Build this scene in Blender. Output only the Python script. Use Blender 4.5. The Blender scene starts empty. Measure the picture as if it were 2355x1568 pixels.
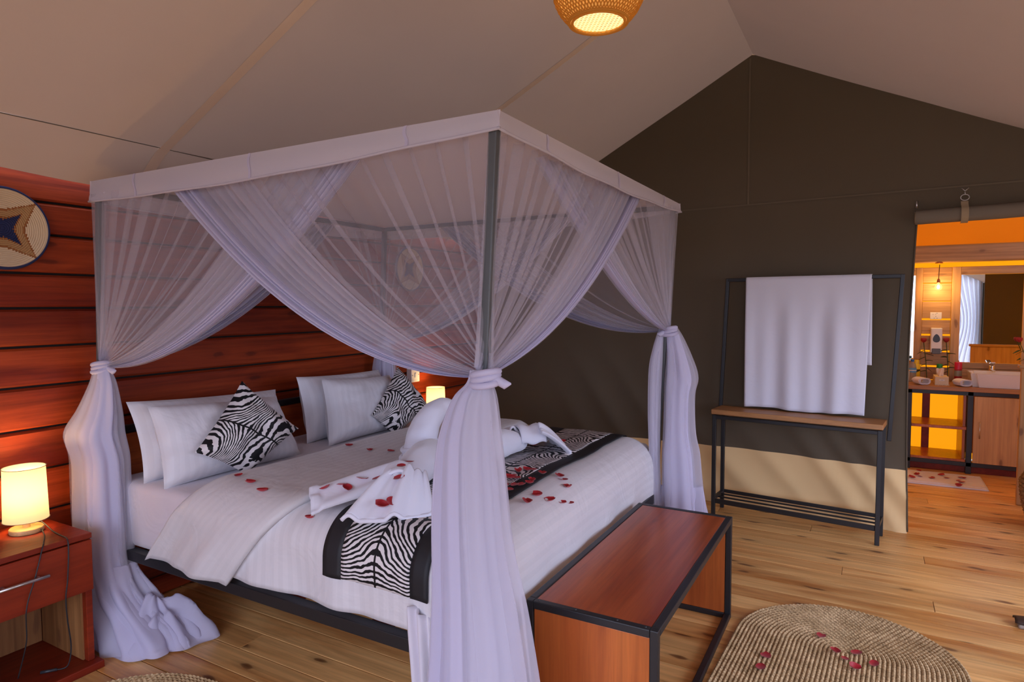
import bpy, bmesh, math, random
from mathutils import Vector, Matrix, noise

# ------------------------------------------------------------------ camera, sky, exposure
scene = bpy.context.scene
col = scene.collection
PI = math.pi
cam_d = bpy.data.cameras.new('camera')
cam = bpy.data.objects.new('camera', cam_d)
col.objects.link(cam)
cam_d.sensor_fit = 'HORIZONTAL'
cam_d.sensor_width = 36.0
cam_d.lens = 36.0 * 1472 / 2355
cam_d.clip_start = 0.02
cam_d.clip_end = 300
cam.matrix_world = Matrix(((0.488036, 0.051497, -0.871303, 0), (-0.872815, 0.024504, -0.487435, 0),
                           (-0.003751, 0.998372, 0.056906, 1.45), (0, 0, 0, 1)))
scene.camera = cam
world = bpy.data.worlds.new('overcast_sky')
scene.world = world
world.use_nodes = True
bg = world.node_tree.nodes['Background']
bg.inputs[0].default_value = (0.76, 0.83, 1.12, 1)
bg.inputs[1].default_value = 4.3
scene.view_settings.view_transform = 'Standard'
scene.view_settings.look = 'None'
scene.view_settings.exposure = -0.06
scene.view_settings.gamma = 1.0
scene.view_settings.use_curve_mapping = False
scene.cycles.transparent_max_bounces = 28
scene.cycles.max_bounces = 6
scene.cycles.diffuse_bounces = 4
scene.cycles.adaptive_threshold = 0.05
scene.cycles.transmission_bounces = 4
scene.cycles.sample_clamp_indirect = 6.0


def portal(name, loc, rot, sx, sy):
    d = bpy.data.lights.new(name, 'AREA')
    d.shape = 'RECTANGLE'
    d.size, d.size_y = sx, sy
    d.cycles.is_portal = True
    o = bpy.data.objects.new(name, d)
    o.location, o.rotation_euler = loc, rot
    col.objects.link(o)


portal('entrance_daylight', (-1.66, 0.225, 1.1), (0, -PI / 2, 0), 2.2, 4.15)
portal('added_window_daylight', (2.15, -1.985, 1.125), (-PI / 2, 0, 0), 3.9, 1.35)  # sky portal for the unseen side window, added to bring in grazing light

# ------------------------------------------------------------------ helpers
MATS = {}


class NT:
    def __init__(self, name):
        self.m = bpy.data.materials.new(name)
        self.m.use_nodes = True
        self.t = self.m.node_tree
        self.t.nodes.clear()
        self.out = self.t.nodes.new('ShaderNodeOutputMaterial')

    def n(self, typ, ins=None, **at):
        nd = self.t.nodes.new('ShaderNode' + typ)
        for k, v in at.items():
            setattr(nd, k, v)
        for k, v in (ins or {}).items():
            if isinstance(v, bpy.types.NodeSocket):
                self.t.links.new(v, nd.inputs[k])
            else:
                nd.inputs[k].default_value = v
        return nd

    def ramp(self, fac, stops, interp='LINEAR'):
        r = self.n('ValToRGB', {0: fac})
        cr = r.color_ramp
        cr.interpolation = interp
        while len(cr.elements) < len(stops):
            cr.elements.new(0.5)
        for e, (p, c) in zip(cr.elements, stops):
            e.position = p
            e.color = c if len(c) == 4 else (*c, 1)
        return r.outputs[0]

    def math(self, op, a, b=0.0, c=0.0):
        return self.n('Math', {0: a, 1: b, 2: c}, operation=op).outputs[0]

    def mix(self, f, a, b, bt='MIX'):
        nd = self.t.nodes.new('ShaderNodeMix')
        nd.data_type = 'RGBA'
        nd.blend_type = bt
        for i, v in ((0, f), (6, a), (7, b)):
            if isinstance(v, bpy.types.NodeSocket):
                self.t.links.new(v, nd.inputs[i])
            else:
                nd.inputs[i].default_value = v if i == 0 or len(v) == 4 else (*v, 1)
        return nd.outputs[2]

    def surf(self, sock):
        self.t.links.new(sock, self.out.inputs[0])
        MATS[self.m.name] = self.m
        return self.m

    def principled(self, color, rough=0.5, **kw):
        ins = {'Base Color': color if isinstance(color, bpy.types.NodeSocket) or len(color) == 4 else (*color, 1), 'Roughness': rough}
        ins.update({k.replace('_', ' '): v for k, v in kw.items()})
        return self.n('BsdfPrincipled', ins)


def plain(name, c, rough=0.5, metal=0.0, bump=0.0, bscale=200.0, vary=0.0, **kw):
    t = NT(name)
    colr = (*c, 1)
    tc = t.n('TexCoord').outputs['Object']
    if vary:
        nz = t.n('TexNoise', {'Vector': tc, 'Scale': 5.0, 'Detail': 4.0}).outputs[0]
        colr = t.mix(nz, tuple(x * (1 - vary) for x in c), tuple(min(1, x * (1 + vary)) for x in c))
    p = t.principled(colr, rough, Metallic=metal, **kw)
    if bump:
        nz = t.n('TexNoise', {'Vector': tc, 'Scale': bscale, 'Detail': 3.0}).outputs[0]
        b = t.n('Bump', {'Strength': bump, 'Distance': 0.002, 'Height': nz})
        t.t.links.new(b.outputs[0], p.inputs['Normal'])
    return t.surf(p.outputs[0])


def wood(name, c1, c2, c3, axis='x', rough=0.45, knots=1.0, grain=1.0, coat=0.0, vary=0.0, spec=0.5, lo=0.32, hi=0.66):
    t = NT(name)
    tc = t.n('TexCoord').outputs['Object']
    rnd = t.n('ObjectInfo').outputs['Random']
    off = t.n('CombineXYZ', {0: t.math('MULTIPLY', rnd, 37.0), 1: t.math('MULTIPLY', rnd, 91.0), 2: t.math('MULTIPLY', rnd, 53.0)}).outputs[0]
    v = t.n('VectorMath', {0: tc, 1: off}, operation='ADD').outputs[0]
    ia = 'xyz'.index(axis)

    def sc(al, ac):
        s = [ac] * 3
        s[ia] = al
        return t.n('Mapping', {'Vector': v, 'Scale': s}).outputs[0]
    big = t.n('TexNoise', {'Vector': sc(0.7, 5.0), 'Scale': 1.0, 'Detail': 5.0, 'Roughness': 0.6, 'Distortion': 0.6}).outputs[0]
    fine = t.n('TexNoise', {'Vector': sc(1.0, 42.0), 'Scale': 1.0, 'Detail': 5.0, 'Roughness': 0.7, 'Distortion': 0.3}).outputs[0]
    colr = t.ramp(big, [(lo, c1), ((lo + hi) / 2, tuple((a + b) / 2 for a, b in zip(c1, c2))), (hi, c2)])
    fr = t.ramp(fine, [(0.34, (0.42, 0.36, 0.32)), (0.60, (1.12, 1.10, 1.08))])
    colr = t.mix(0.75 * grain, colr, t.mix(1.0, colr, fr, 'MULTIPLY'))
    if knots:
        sp = t.n('SeparateXYZ', {0: v}).outputs
        o1, o2 = [sp[q] for q in range(3) if q != ia]
        wob = t.math('MULTIPLY', t.n('TexNoise', {'Vector': sc(9, 22), 'Scale': 1.0}).outputs[0], 0.16)
        kv = t.n('CombineXYZ', {0: t.math('MULTIPLY_ADD', sp[ia], 1.7, wob), 1: t.math('MULTIPLY_ADD', t.math('ADD', o1, o2), 5.6, wob), 2: 0.0}).outputs[0]
        vor = t.n('TexVoronoi', {'Vector': kv, 'Scale': 1.0, 'Randomness': 1.0}, voronoi_dimensions='2D')
        k = t.ramp(vor.outputs['Distance'], [(0.0, (1, 1, 1)), (0.05, (0.8, 0.8, 0.8)), (0.075, (0.25, 0.25, 0.25)), (0.17, (0, 0, 0))])
        colr = t.mix(t.math('MULTIPLY', k, 0.85 * knots), colr, c3)
    if vary:
        h = t.n('HueSaturation', {'Hue': 0.5, 'Saturation': 1.0, 'Value': t.n('MapRange', {0: rnd, 3: 1 - vary, 4: 1 + vary}).outputs[0], 'Color': colr})
        colr = h.outputs[0]
    p = t.principled(colr, rough, **{'Coat_Weight': coat, 'Coat_Roughness': 0.12, 'Specular_IOR_Level': spec})
    b = t.n('Bump', {'Strength': 0.25, 'Distance': 0.002, 'Height': fine})
    t.t.links.new(b.outputs[0], p.inputs['Normal'])
    return t.surf(p.outputs[0])


def canvas(name, c, trans=0.0, tcol=None, rough=0.9):
    t = NT(name)
    tc = t.n('TexCoord').outputs['Object']
    nz = t.n('TexNoise', {'Vector': tc, 'Scale': 1.3, 'Detail': 4.0}).outputs[0]
    colr = t.mix(nz, tuple(x * 0.9 for x in c), tuple(x * 1.1 for x in c))
    p = t.principled(colr, rough, **{'Specular_IOR_Level': 0.2})
    fine = t.n('TexNoise', {'Vector': tc, 'Scale': 350.0, 'Detail': 2.0}).outputs[0]
    b = t.n('Bump', {'Strength': 0.15, 'Distance': 0.001, 'Height': fine})
    t.t.links.new(b.outputs[0], p.inputs['Normal'])
    s = p.outputs[0]
    if trans:
        tr = t.n('BsdfTranslucent', {'Color': (*(tcol or c), 1)})
        s = t.n('MixShader', {0: trans, 1: s, 2: tr.outputs[0]}).outputs[0]
    return t.surf(s)


def sheer(name, c, opac, transl=0.45):
    t = NT(name)
    d = t.n('BsdfDiffuse', {'Color': (*c, 1)})
    tr = t.n('BsdfTranslucent', {'Color': (*c, 1)})
    m = t.n('MixShader', {0: transl, 1: d.outputs[0], 2: tr.outputs[0]})
    if opac >= 1:
        return t.surf(m.outputs[0])
    tp = t.n('BsdfTransparent')
    return t.surf(t.n('MixShader', {0: opac, 1: tp.outputs[0], 2: m.outputs[0]}).outputs[0])


def linen(name, c, stripe=0.0, freq=30.0, axis=1, rough=0.55, sheen=0.3, crease=0.36):
    t = NT(name)
    tc = t.n('TexCoord')
    colr = (*c, 1)
    r = rough
    if stripe:
        sp = t.n('SeparateXYZ', {0: tc.outputs['UV']}).outputs
        st = t.math('SINE', t.math('MULTIPLY', sp[axis], freq * 2 * PI))
        st = t.ramp(t.math('MULTIPLY_ADD', st, 0.5, 0.5), [(0.42, (0, 0, 0)), (0.58, (1, 1, 1))])
        colr = t.mix(st, tuple(x * (1 - stripe) for x in c), c)
        r = t.math('MULTIPLY_ADD', st, -0.18, rough + 0.1)
    p = t.principled(colr, 0.5, **{'Sheen_Weight': sheen, 'Specular_IOR_Level': 0.35})
    if isinstance(r, bpy.types.NodeSocket):
        t.t.links.new(r, p.inputs['Roughness'])
    else:
        p.inputs['Roughness'].default_value = r
    nz = t.n('TexNoise', {'Vector': tc.outputs['Object'], 'Scale': 6.0, 'Detail': 3.0, 'Distortion': 1.0}).outputs[0]
    f2 = t.n('TexNoise', {'Vector': tc.outputs['Object'], 'Scale': 500.0}).outputs[0]
    b = t.n('Bump', {'Strength': crease, 'Distance': 0.025, 'Height': nz})
    b2 = t.n('Bump', {'Strength': 0.12, 'Distance': 0.001, 'Height': f2, 'Normal': b.outputs[0]})
    t.t.links.new(b2.outputs[0], p.inputs['Normal'])
    return t.surf(p.outputs[0])


def zebra(name, scale):
    t = NT(name)
    uv = t.n('TexCoord').outputs['UV']
    s = t.n('SeparateXYZ', {0: uv}).outputs
    # hide panels mirrored about a spine every 0.36 m
    um = t.math('PINGPONG', s[0], 0.19)
    vm = t.math('ADD', s[1], 0.0)
    v = t.n('CombineXYZ', {0: um, 1: vm}).outputs[0]
    nz = t.n('TexNoise', {'Vector': v, 'Scale': 7.0, 'Detail': 1.0, 'Roughness': 0.4}, noise_dimensions='2D').outputs[0]
    n2 = t.n('TexNoise', {'Vector': v, 'Scale': 32.0, 'Detail': 1.0}, noise_dimensions='2D').outputs[0]
    # stripe direction swings between across and along the hide
    lin = t.math('ADD', vm, t.math('MULTIPLY', um, 0.55))
    lin = t.math('ADD', lin, t.math('MULTIPLY', t.math('SINE', t.math('MULTIPLY', vm, 17.0)), t.math('MULTIPLY', um, 0.55)))
    ph = t.math('ADD', t.math('MULTIPLY', lin, scale), t.math('ADD', t.math('MULTIPLY', nz, 30.0), t.math('MULTIPLY', n2, 3.5)))
    st = t.math('SINE', ph)
    wid = t.math('MULTIPLY_ADD', t.n('TexNoise', {'Vector': v, 'Scale': 40.0}, noise_dimensions='2D').outputs[0], 1.6, -0.8)
    st = t.math('ADD', st, wid)
    spine = t.math('LESS_THAN', um, 0.004)
    w = t.math('MULTIPLY', t.math('GREATER_THAN', st, -0.05), t.math('SUBTRACT', 1.0, spine))
    colr = t.mix(w, (0.006, 0.006, 0.008), (0.78, 0.74, 0.74))
    p = t.principled(colr, 0.6, **{'Specular_IOR_Level': 0.3})
    return t.surf(p.outputs[0])


def emit(name, c, strength, base=None, transl=None):
    t = NT(name)
    e = t.n('Emission', {'Color': (*c, 1), 'Strength': strength})
    s = e.outputs[0]
    if base:
        d = t.n('BsdfDiffuse', {'Color': (*base, 1)}).outputs[0]
        if transl:
            d = t.n('MixShader', {0: transl, 1: d, 2: t.n('BsdfTranslucent', {'Color': (*base, 1)}).outputs[0]}).outputs[0]
        s = t.n('AddShader', {0: s, 1: d}).outputs[0]
    return t.surf(s)


def link(o, parent=None):
    col.objects.link(o)
    if parent:
        o.parent = parent
    return o


def mesh(name, verts, faces, m, parent=None, smooth=False, uvs=None):
    me = bpy.data.meshes.new(name)
    me.from_pydata([tuple(v) for v in verts], [], faces)
    if m:
        me.materials.append(MATS[m] if isinstance(m, str) else m)
    if smooth:
        me.polygons.foreach_set('use_smooth', [True] * len(me.polygons))
    if uvs:
        ul = me.uv_layers.new(name='UVMap')
        for lp in me.loops:
            ul.data[lp.index].uv = uvs[lp.vertex_index]
    me.update()
    return link(bpy.data.objects.new(name, me), parent)


def grid(name, f, nu, nv, m, parent=None, smooth=True, wrap=False, uv=None, thick=0.0, toff=0.0):
    V, F, U = [], [], []
    for i in range(nu + (0 if wrap else 1)):
        for j in range(nv + 1):
            V.append(f(i / nu, j / nv))
            U.append(uv(i / nu, j / nv) if uv else (i / nu, j / nv))
    st = nv + 1
    for i in range(nu):
        a = i * st
        b = ((i + 1) % nu if wrap else i + 1) * st
        for j in range(nv):
            F.append((a + j, b + j, b + j + 1, a + j + 1))
    o = mesh(name, V, F, m, parent, smooth, U)
    if thick:
        md = o.modifiers.new('thickness', 'SOLIDIFY')
        md.thickness = thick
        md.offset = toff
    return o


class MB:
    """collects boxes, tubes and lathed shapes into one mesh"""
    def __init__(self):
        self.v, self.f = [], []

    def box(self, lo, hi, M=None):
        b = len(self.v)
        for x in (lo[0], hi[0]):
            for y in (lo[1], hi[1]):
                for z in (lo[2], hi[2]):
                    p = Vector((x, y, z))
                    self.v.append(M @ p if M else p)
        for q in ((0, 1, 3, 2), (4, 6, 7, 5), (0, 4, 5, 1), (2, 3, 7, 6), (0, 2, 6, 4), (1, 5, 7, 3)):
            self.f.append(tuple(b + i for i in q))
        return self

    def bar(self, a, c, w, h=None, up=(0, 0, 1)):
        a, c = Vector(a), Vector(c)
        h = h or w
        d = (c - a).normalized()
        up = Vector(up)
        if abs(d.dot(up)) > 0.95:
            up = Vector((1, 0, 0))
        s = d.cross(up).normalized()
        u = s.cross(d).normalized()
        b = len(self.v)
        for p in (a, c):
            for i, j in ((-1, -1), (1, -1), (1, 1), (-1, 1)):
                self.v.append(p + s * (i * w / 2) + u * (j * h / 2))
        for q in ((0, 1, 5, 4), (1, 2, 6, 5), (2, 3, 7, 6), (3, 0, 4, 7), (3, 2, 1, 0), (4, 5, 6, 7)):
            self.f.append(tuple(b + i for i in q))
        return self

    def tube(self, pts, r, n=8, caps=True):
        pts = [Vector(p) for p in pts]
        rs = r if isinstance(r, (list, tuple)) else [r] * len(pts)
        b = len(self.v)
        prev = None
        for i, p in enumerate(pts):
            d = (pts[min(i + 1, len(pts) - 1)] - pts[max(i - 1, 0)])
            d = d.normalized() if d.length > 1e-9 else Vector((0, 0, 1))
            if prev is None:
                ref = Vector((0, 0, 1)) if abs(d.z) < 0.9 else Vector((1, 0, 0))
                s = d.cross(ref).normalized()
            else:
                s = (prev - d * prev.dot(d)).normalized()
            prev = s
            u = d.cross(s)
            for k in range(n):
                a = 2 * PI * k / n
                self.v.append(p + (s * math.cos(a) + u * math.sin(a)) * rs[i])
        for i in range(len(pts) - 1):
            for k in range(n):
                self.f.append((b + i * n + k, b + i * n + (k + 1) % n, b + (i + 1) * n + (k + 1) % n, b + (i + 1) * n + k))
        if caps:
            self.f.append(tuple(b + k for k in range(n))[::-1])
            self.f.append(tuple(b + (len(pts) - 1) * n + k for k in range(n)))
        return self

    def lathe(self, prof, c=(0, 0, 0), n=24, M=None, close=False):
        b = len(self.v)
        for r, z in prof:
            for k in range(n):
                a = 2 * PI * k / n
                p = Vector((r * math.cos(a), r * math.sin(a), z))
                if M:
                    p = M @ p
                self.v.append(p + Vector(c))
        m = len(prof)
        for i in range(m - 1 + (1 if close else 0)):
            for k in range(n):
                i2 = (i + 1) % m
                self.f.append((b + i * n + k, b + i * n + (k + 1) % n, b + i2 * n + (k + 1) % n, b + i2 * n + k))
        return self

    def build(self, name, m, parent=None, smooth=False, bevel=0.0, seg=2):
        o = mesh(name, self.v, self.f, m, parent, smooth)
        if bevel:
            md = o.modifiers.new('soft_edges', 'BEVEL')
            md.width = bevel
            md.segments = seg
            md.limit_method = 'ANGLE'
        return o


def box(name, lo, hi, m, parent=None, bevel=0.003, M=None):
    return MB().box(lo, hi, M).build(name, m, parent, bevel=bevel)


def tag(o, label=None, cat=None, group=None, kind=None):
    if label:
        o['label'] = label
    if cat:
        o['category'] = cat
    if group:
        o['group'] = group
    if kind:
        o['kind'] = kind
    return o


def thing(name, label, cat, group=None, loc=(0, 0, 0)):
    o = bpy.data.objects.new(name, None)
    o.empty_display_size = 0.05
    o.location = loc
    link(o)
    return tag(o, label, cat, group)


def copy_tree(o, parent=None):
    c = o.copy()
    link(c, parent)
    for ch in list(o.children):
        copy_tree(ch, c)
    return c


def rebase(o, loc):
    """move a thing's Empty to its base, its parts staying where they are"""
    loc = Vector(loc)
    o.location = loc
    for ch in o.children:
        ch.location = ch.location - loc
    return o


def lerp(a, b, t):
    return a + (b - a) * t


def sm(t):
    t = max(0.0, min(1.0, t))
    return t * t * (3 - 2 * t)


def nz(x, y, z=0.0):
    return noise.noise(Vector((x, y, z)))


# ------------------------------------------------------------------ materials
wood('floor_wood', (0.60, 0.24, 0.055), (0.93, 0.56, 0.21), (0.12, 0.035, 0.01), 'y', 0.36, 1.1, 0.55, vary=0.12, lo=0.33, hi=0.56)
wood('wall_wood', (0.16, 0.013, 0.004), (0.38, 0.055, 0.011), (0.05, 0.007, 0.004), 'x', 0.55, 0.8, 0.8, vary=0.25, spec=0.22)
plain('gap_dark', (0.012, 0.006, 0.004), 0.9)
wood('stain_wood', (0.32, 0.050, 0.013), (0.62, 0.155, 0.036), (0.12, 0.018, 0.007), 'x', 0.30, 0.35, 0.5, coat=0.12)
wood('stain_wood_end', (0.38, 0.075, 0.014), (0.62, 0.17, 0.034), (0.16, 0.03, 0.01), 'z', 0.33, 0.3, 0.5, coat=0.1)
wood('night_wood', (0.17, 0.013, 0.004), (0.29, 0.032, 0.008), (0.08, 0.01, 0.004), 'x', 0.45, 0.3, 0.5, spec=0.3)
wood('raw_wood', (0.26, 0.10, 0.03), (0.40, 0.18, 0.06), (0.14, 0.05, 0.02), 'z', 0.55, 0.8, 0.8)
wood('pine_x', (0.48, 0.25, 0.09), (0.66, 0.40, 0.17), (0.16, 0.07, 0.03), 'y', 0.5, 0.8, 0.8, vary=0.12)
wood('pine_z', (0.52, 0.27, 0.10), (0.72, 0.43, 0.18), (0.17, 0.07, 0.03), 'z', 0.5, 1.0, 0.45, vary=0.1)
wood('rack_wood', (0.42, 0.19, 0.065), (0.52, 0.26, 0.10), (0.2, 0.08, 0.03), 'y', 0.45, 0.2, 0.6)
plain('black_metal', (0.016, 0.016, 0.018), 0.42, 0.0, 0.1, 60)
plain('grey_post', (0.085, 0.092, 0.094), 0.45, 0.0, 0.15, 60)
plain('chrome', (0.75, 0.74, 0.73), 0.18, 1.0)
plain('brushed_steel', (0.60, 0.58, 0.57), 0.35, 1.0)
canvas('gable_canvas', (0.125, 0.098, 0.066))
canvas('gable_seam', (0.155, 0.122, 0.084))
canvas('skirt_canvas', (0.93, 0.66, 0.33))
canvas('roof_canvas', (0.60, 0.48, 0.395), 0.022, (0.80, 0.58, 0.42))
canvas('seam_canvas', (0.86, 0.69, 0.54))
canvas('beige_webbing', (0.36, 0.27, 0.17))
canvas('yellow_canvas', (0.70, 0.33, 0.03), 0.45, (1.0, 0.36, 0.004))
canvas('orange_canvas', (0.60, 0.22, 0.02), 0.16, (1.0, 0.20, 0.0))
canvas('bath_canvas', (0.62, 0.30, 0.06), 0.10, (1.0, 0.42, 0.04))
sheer('net', (0.80, 0.77, 0.86), 0.27)
sheer('net_dense', (0.80, 0.78, 0.88), 0.48)
sheer('net_roof', (0.74, 0.69, 0.75), 1.0, 0.5)
sheer('net_core', (0.78, 0.76, 0.86), 1.0, 0.35)
sheer('net_band', (0.78, 0.74, 0.82), 1.0, 0.35)
sheer('hem_cloth', (0.74, 0.71, 0.88), 1.0, 0.35)
sheer('white_curtain', (0.86, 0.88, 0.95), 1.0, 0.5)
linen('sheet', (0.72, 0.68, 0.75))
linen('duvet_linen', (0.75, 0.73, 0.755), 0.05, 24.0, 1, 0.42)
linen('fold_linen', (0.72, 0.695, 0.71), 0.03, 24.0, 1, 0.42)
linen('pillow_linen', (0.75, 0.74, 0.785), 0.04, 26.0, 0, 0.42)
linen('towel_cloth', (0.77, 0.77, 0.87), 0.0, rough=0.95, sheen=0.6, crease=0.18)
zebra('zebra_cloth', 235.0)
plain('black_satin', (0.010, 0.010, 0.013), 0.62, 0.0, 0.08, 300)
plain('petal_red', (0.42, 0.004, 0.014), 0.5, 0.0, 0.1, 60, 0.25, Sheen_Weight=0.2)
plain('petal_tip', (0.75, 0.40, 0.10), 0.6)
plain('white_plastic', (0.80, 0.77, 0.76), 0.35)
plain('dark_plastic', (0.03, 0.03, 0.035), 0.35)
plain('ceramic', (0.82, 0.79, 0.78), 0.12, Coat_Weight=0.5)
plain('black_cord', (0.02, 0.02, 0.022), 0.5)
plain('brown_cord', (0.06, 0.02, 0.012), 0.6)
plain('copper', (0.45, 0.17, 0.08), 0.35, 1.0)
wood('lamp_wood', (0.62, 0.37, 0.14), (0.72, 0.46, 0.2), (0.4, 0.2, 0.08), 'x', 0.5, 0.0, 0.6)

# ------------------------------------------------------------------ setting: floor
XN, XF, YB, YR = -1.65, 7.10, 3.07, -1.97      # entrance end, bathroom end, wooden wall, canvas side wall
GX = lambda y: 4.675 + 0.085 * (y + 0.24)       # the canvas gable stands slightly askew


def ground_mesh():
    o = mesh('ground', [(-40, -40, -0.55), (50, -40, -0.55), (50, 40, -0.55), (-40, 40, -0.55)], [(0, 1, 2, 3)],
             plain('dry_earth', (0.30, 0.24, 0.16), 0.95, vary=0.2))
    tag(o, kind='structure')


ground_mesh()
floor = tag(box('floor', (XN - 0.3, YR - 0.4, -0.06), (XF + 0.1, YB + 0.1, -0.012), 'gap_dark', bevel=0), kind='structure')
PW = 0.128
plank_me = {}
random.seed(5)


def plank_mesh(L):
    if L not in plank_me:
        o = box('plank', (0, -L / 2, -0.02), (PW - 0.0042, L / 2, 0), 'floor_wood', floor, bevel=0.0018)
        bm = bmesh.new()
        bm.from_mesh(o.data)
        bmesh.ops.bevel(bm, geom=[e for e in bm.edges if all(v.co.z > -0.01 for v in e.verts)], offset=0.0014, segments=1, affect='EDGES')
        bm.to_mesh(o.data)
        bm.free()
        o.modifiers.clear()
        plank_me[L] = o.data
        bpy.data.objects.remove(o)
    return plank_me[L]


x = XN - 0.2
i = 0
while x < XF:
    cut = (0.9, 1.7, -0.3, 2.4, 0.2)[i % 5] + random.uniform(-0.15, 0.15)
    cut = round(cut, 1)
    for a, b in ((YR - 0.3, cut), (cut, YB + 0.02)):
        if x < XN + 0.9 and b < cut + 0.01:
            pass
        L = round(b - a - 0.002, 3)
        o = bpy.data.objects.new('plank', plank_mesh(L))
        o.location = (x, (a + b) / 2, 0)
        link(o, floor)
    x += PW
    i += 1

# ------------------------------------------------------------------ wooden head wall
wall_back = tag(box('wall_back', (XN, YB + 0.02, 0), (GX(YB) + 0.3, YB + 0.10, 2.25), 'gap_dark', bevel=0), kind='structure')
zb = [0.0, 0.10, 0.255, 0.41, 0.575, 0.755, 0.932, 1.112, 1.280, 1.442, 1.588, 1.754, 1.892, 2.03, 2.16]
for k in range(len(zb) - 1):
    z0, z1 = zb[k] + 0.005, zb[k + 1] - 0.005
    for xa, xb in (((XN, 0.55), (0.553, GX(YB) + 0.25)) if k % 2 else ((XN, GX(YB) + 0.25),)):
        y0 = YB
        V = [(xa, YB + 0.02, z0), (xa, y0 + 0.006, z0), (xa, y0, z0 + 0.008), (xa, y0, z1 - 0.01), (xa, y0 + 0.012, z1), (xa, YB + 0.02, z1)]
        V += [(xb, p[1], p[2]) for p in V]
        F = [(j, j + 1, j + 7, j + 6) for j in range(5)] + [(0, 6, 11, 5)][:0] + [tuple(range(6))[::-1], tuple(range(6, 12))]
        mesh('board', V, F, 'wall_wood', wall_back)

# ------------------------------------------------------------------ canvas gable with the bathroom doorway
DY0, DY1, DZ = -0.236, -1.19, 1.99


def ridge_z(y):
    return 3.165 - 0.487 * abs(y - 0.75)


def gable_x(y, z):
    xx = GX(y)
    # slack folds running down towards the doorway
    a = sm((1.55 - z) / 1.3) * sm((2.6 - y) / 0.8)
    q = y * 0.80 - z * 0.62 + 0.45 + 0.10 * nz(y * 1.1, z * 1.3)
    fold = 0.0
    for c0, w0, h0 in ((0.10, 0.05, 0.8), (0.27, 0.04, 0.7), (0.45, 0.06, 1.0), (0.72, 0.05, 0.5), (0.95, 0.07, 0.9), (1.25, 0.06, 0.6), (1.55, 0.08, 0.9), (1.85, 0.07, 0.7), (2.2, 0.08, 0.8)):
        fold += h0 * math.exp(-((q - c0) / w0) ** 2)
    fold = -fold * 0.62
    xx += 0.048 * a * fold
    xx += 0.010 * nz(y * 1.5, z * 1.2, 7.0)
    return xx


wall_far = thing('wall_far', None, None)
tag(wall_far, kind='structure')


def gable_piece(name, y0, y1, z0f, z1f, m, nu, nv, off=0.0):
    def f(u, v):
        y = lerp(y0, y1, u)
        ye = y
        z = lerp(z0f(y), z1f(y), v)
        if y1 == DY0 and u > 0.9 and z < DZ:      # wavy free edge at the door
            ye = y + 0.024 * math.sin(PI * z / DZ) * (u - 0.9) * 10
        return Vector((gable_x(y, z) + off, ye, z))
    return grid(name, f, nu, nv, m, wall_far)


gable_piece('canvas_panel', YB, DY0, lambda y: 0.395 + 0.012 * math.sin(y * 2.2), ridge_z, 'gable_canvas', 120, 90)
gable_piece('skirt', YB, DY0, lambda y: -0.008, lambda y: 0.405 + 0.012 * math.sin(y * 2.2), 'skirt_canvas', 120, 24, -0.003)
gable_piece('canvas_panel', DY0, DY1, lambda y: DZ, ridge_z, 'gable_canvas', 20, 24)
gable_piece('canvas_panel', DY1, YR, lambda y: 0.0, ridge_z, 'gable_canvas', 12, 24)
# stitched seams
gable_piece('seam', YB, YR, lambda y: 2.135, lambda y: 2.145, 'gable_seam', 40, 1, -0.006)
grid('seam', lambda u, v: Vector((gable_x(0.765, lerp(2.14, 3.14, v)) - 0.004, 0.765 + 0.012 * (u - 0.5), lerp(2.14, 3.14, v))), 1, 20, 'gable_seam', wall_far)
# piping along the free door edge
MB().tube([(gable_x(DY0, z) - 0.003, DY0 + 0.024 * math.sin(PI * z / DZ) - 0.002, z) for z in [0.01 + 1.95 * k / 30 for k in range(31)]], 0.005, 6).build('edge_binding', 'gable_canvas', wall_far, True)

# entrance end, behind the camera: open to daylight
wall_near = thing('wall_near', None, None)
tag(wall_near, kind='structure')
for y0, y1, zl in ((YB, 2.3, 0.0), (2.3, -1.85, 2.2), (-1.85, YR, 0.0)):
    grid('canvas_panel', lambda u, v: Vector((XN, lerp(y0, y1, u), lerp(zl, ridge_z(lerp(y0, y1, u)), v))), 30, 12, 'gable_canvas', wall_near)
# canvas side wall with an unseen window opening, added for side light
wall_right = thing('wall_right', None, None)
tag(wall_right, kind='structure')
ZR = ridge_z(YR) + 0.02
for a, b, c, d in ((XN, 0.2, 0, ZR), (4.1, GX(YR), 0, ZR), (0.2, 4.1, 0, 0.45), (0.2, 4.1, 1.8, ZR)):
    grid('canvas_panel', lambda u, v: Vector((lerp(a, b, u), YR + 0.01 * math.sin(7 * lerp(a, b, u)), lerp(c, d, v))), 16, 6, 'gable_canvas', wall_right)

# roof lining
ceiling = thing('ceiling', None, None)
tag(ceiling, kind='structure')
YE = 2.81


def roof_pt(x, y):
    yy = abs(y - 0.75)
    sag = -0.018 * math.sin(PI * min(1, yy / 2.06)) * (1 + 0.5 * math.sin(x * 2.1 + 0.4))
    return Vector((x, y, ridge_z(y) + sag + 0.004 * nz(x * 2, y * 2)))


xe = GX(0.75) + 0.35
grid('lining_slope', lambda u, v: roof_pt(lerp(XN, xe, u), lerp(0.75, YE, v)), 60, 30, 'roof_canvas', ceiling)
grid('lining_slope', lambda u, v: roof_pt(lerp(XN, xe, u), lerp(0.75, YR, v)), 60, 30, 'roof_canvas', ceiling)


def val_pt(x, v):
    z = lerp(ridge_z(YE), 2.0 + 0.012 * math.sin(x * 2.4) + 0.006 * math.sin(x * 7), v)
    return Vector((x, lerp(YE, YB - 0.035, v ** 0.8) + 0.006 * math.sin(x * 5 + v * 3), z))


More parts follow.
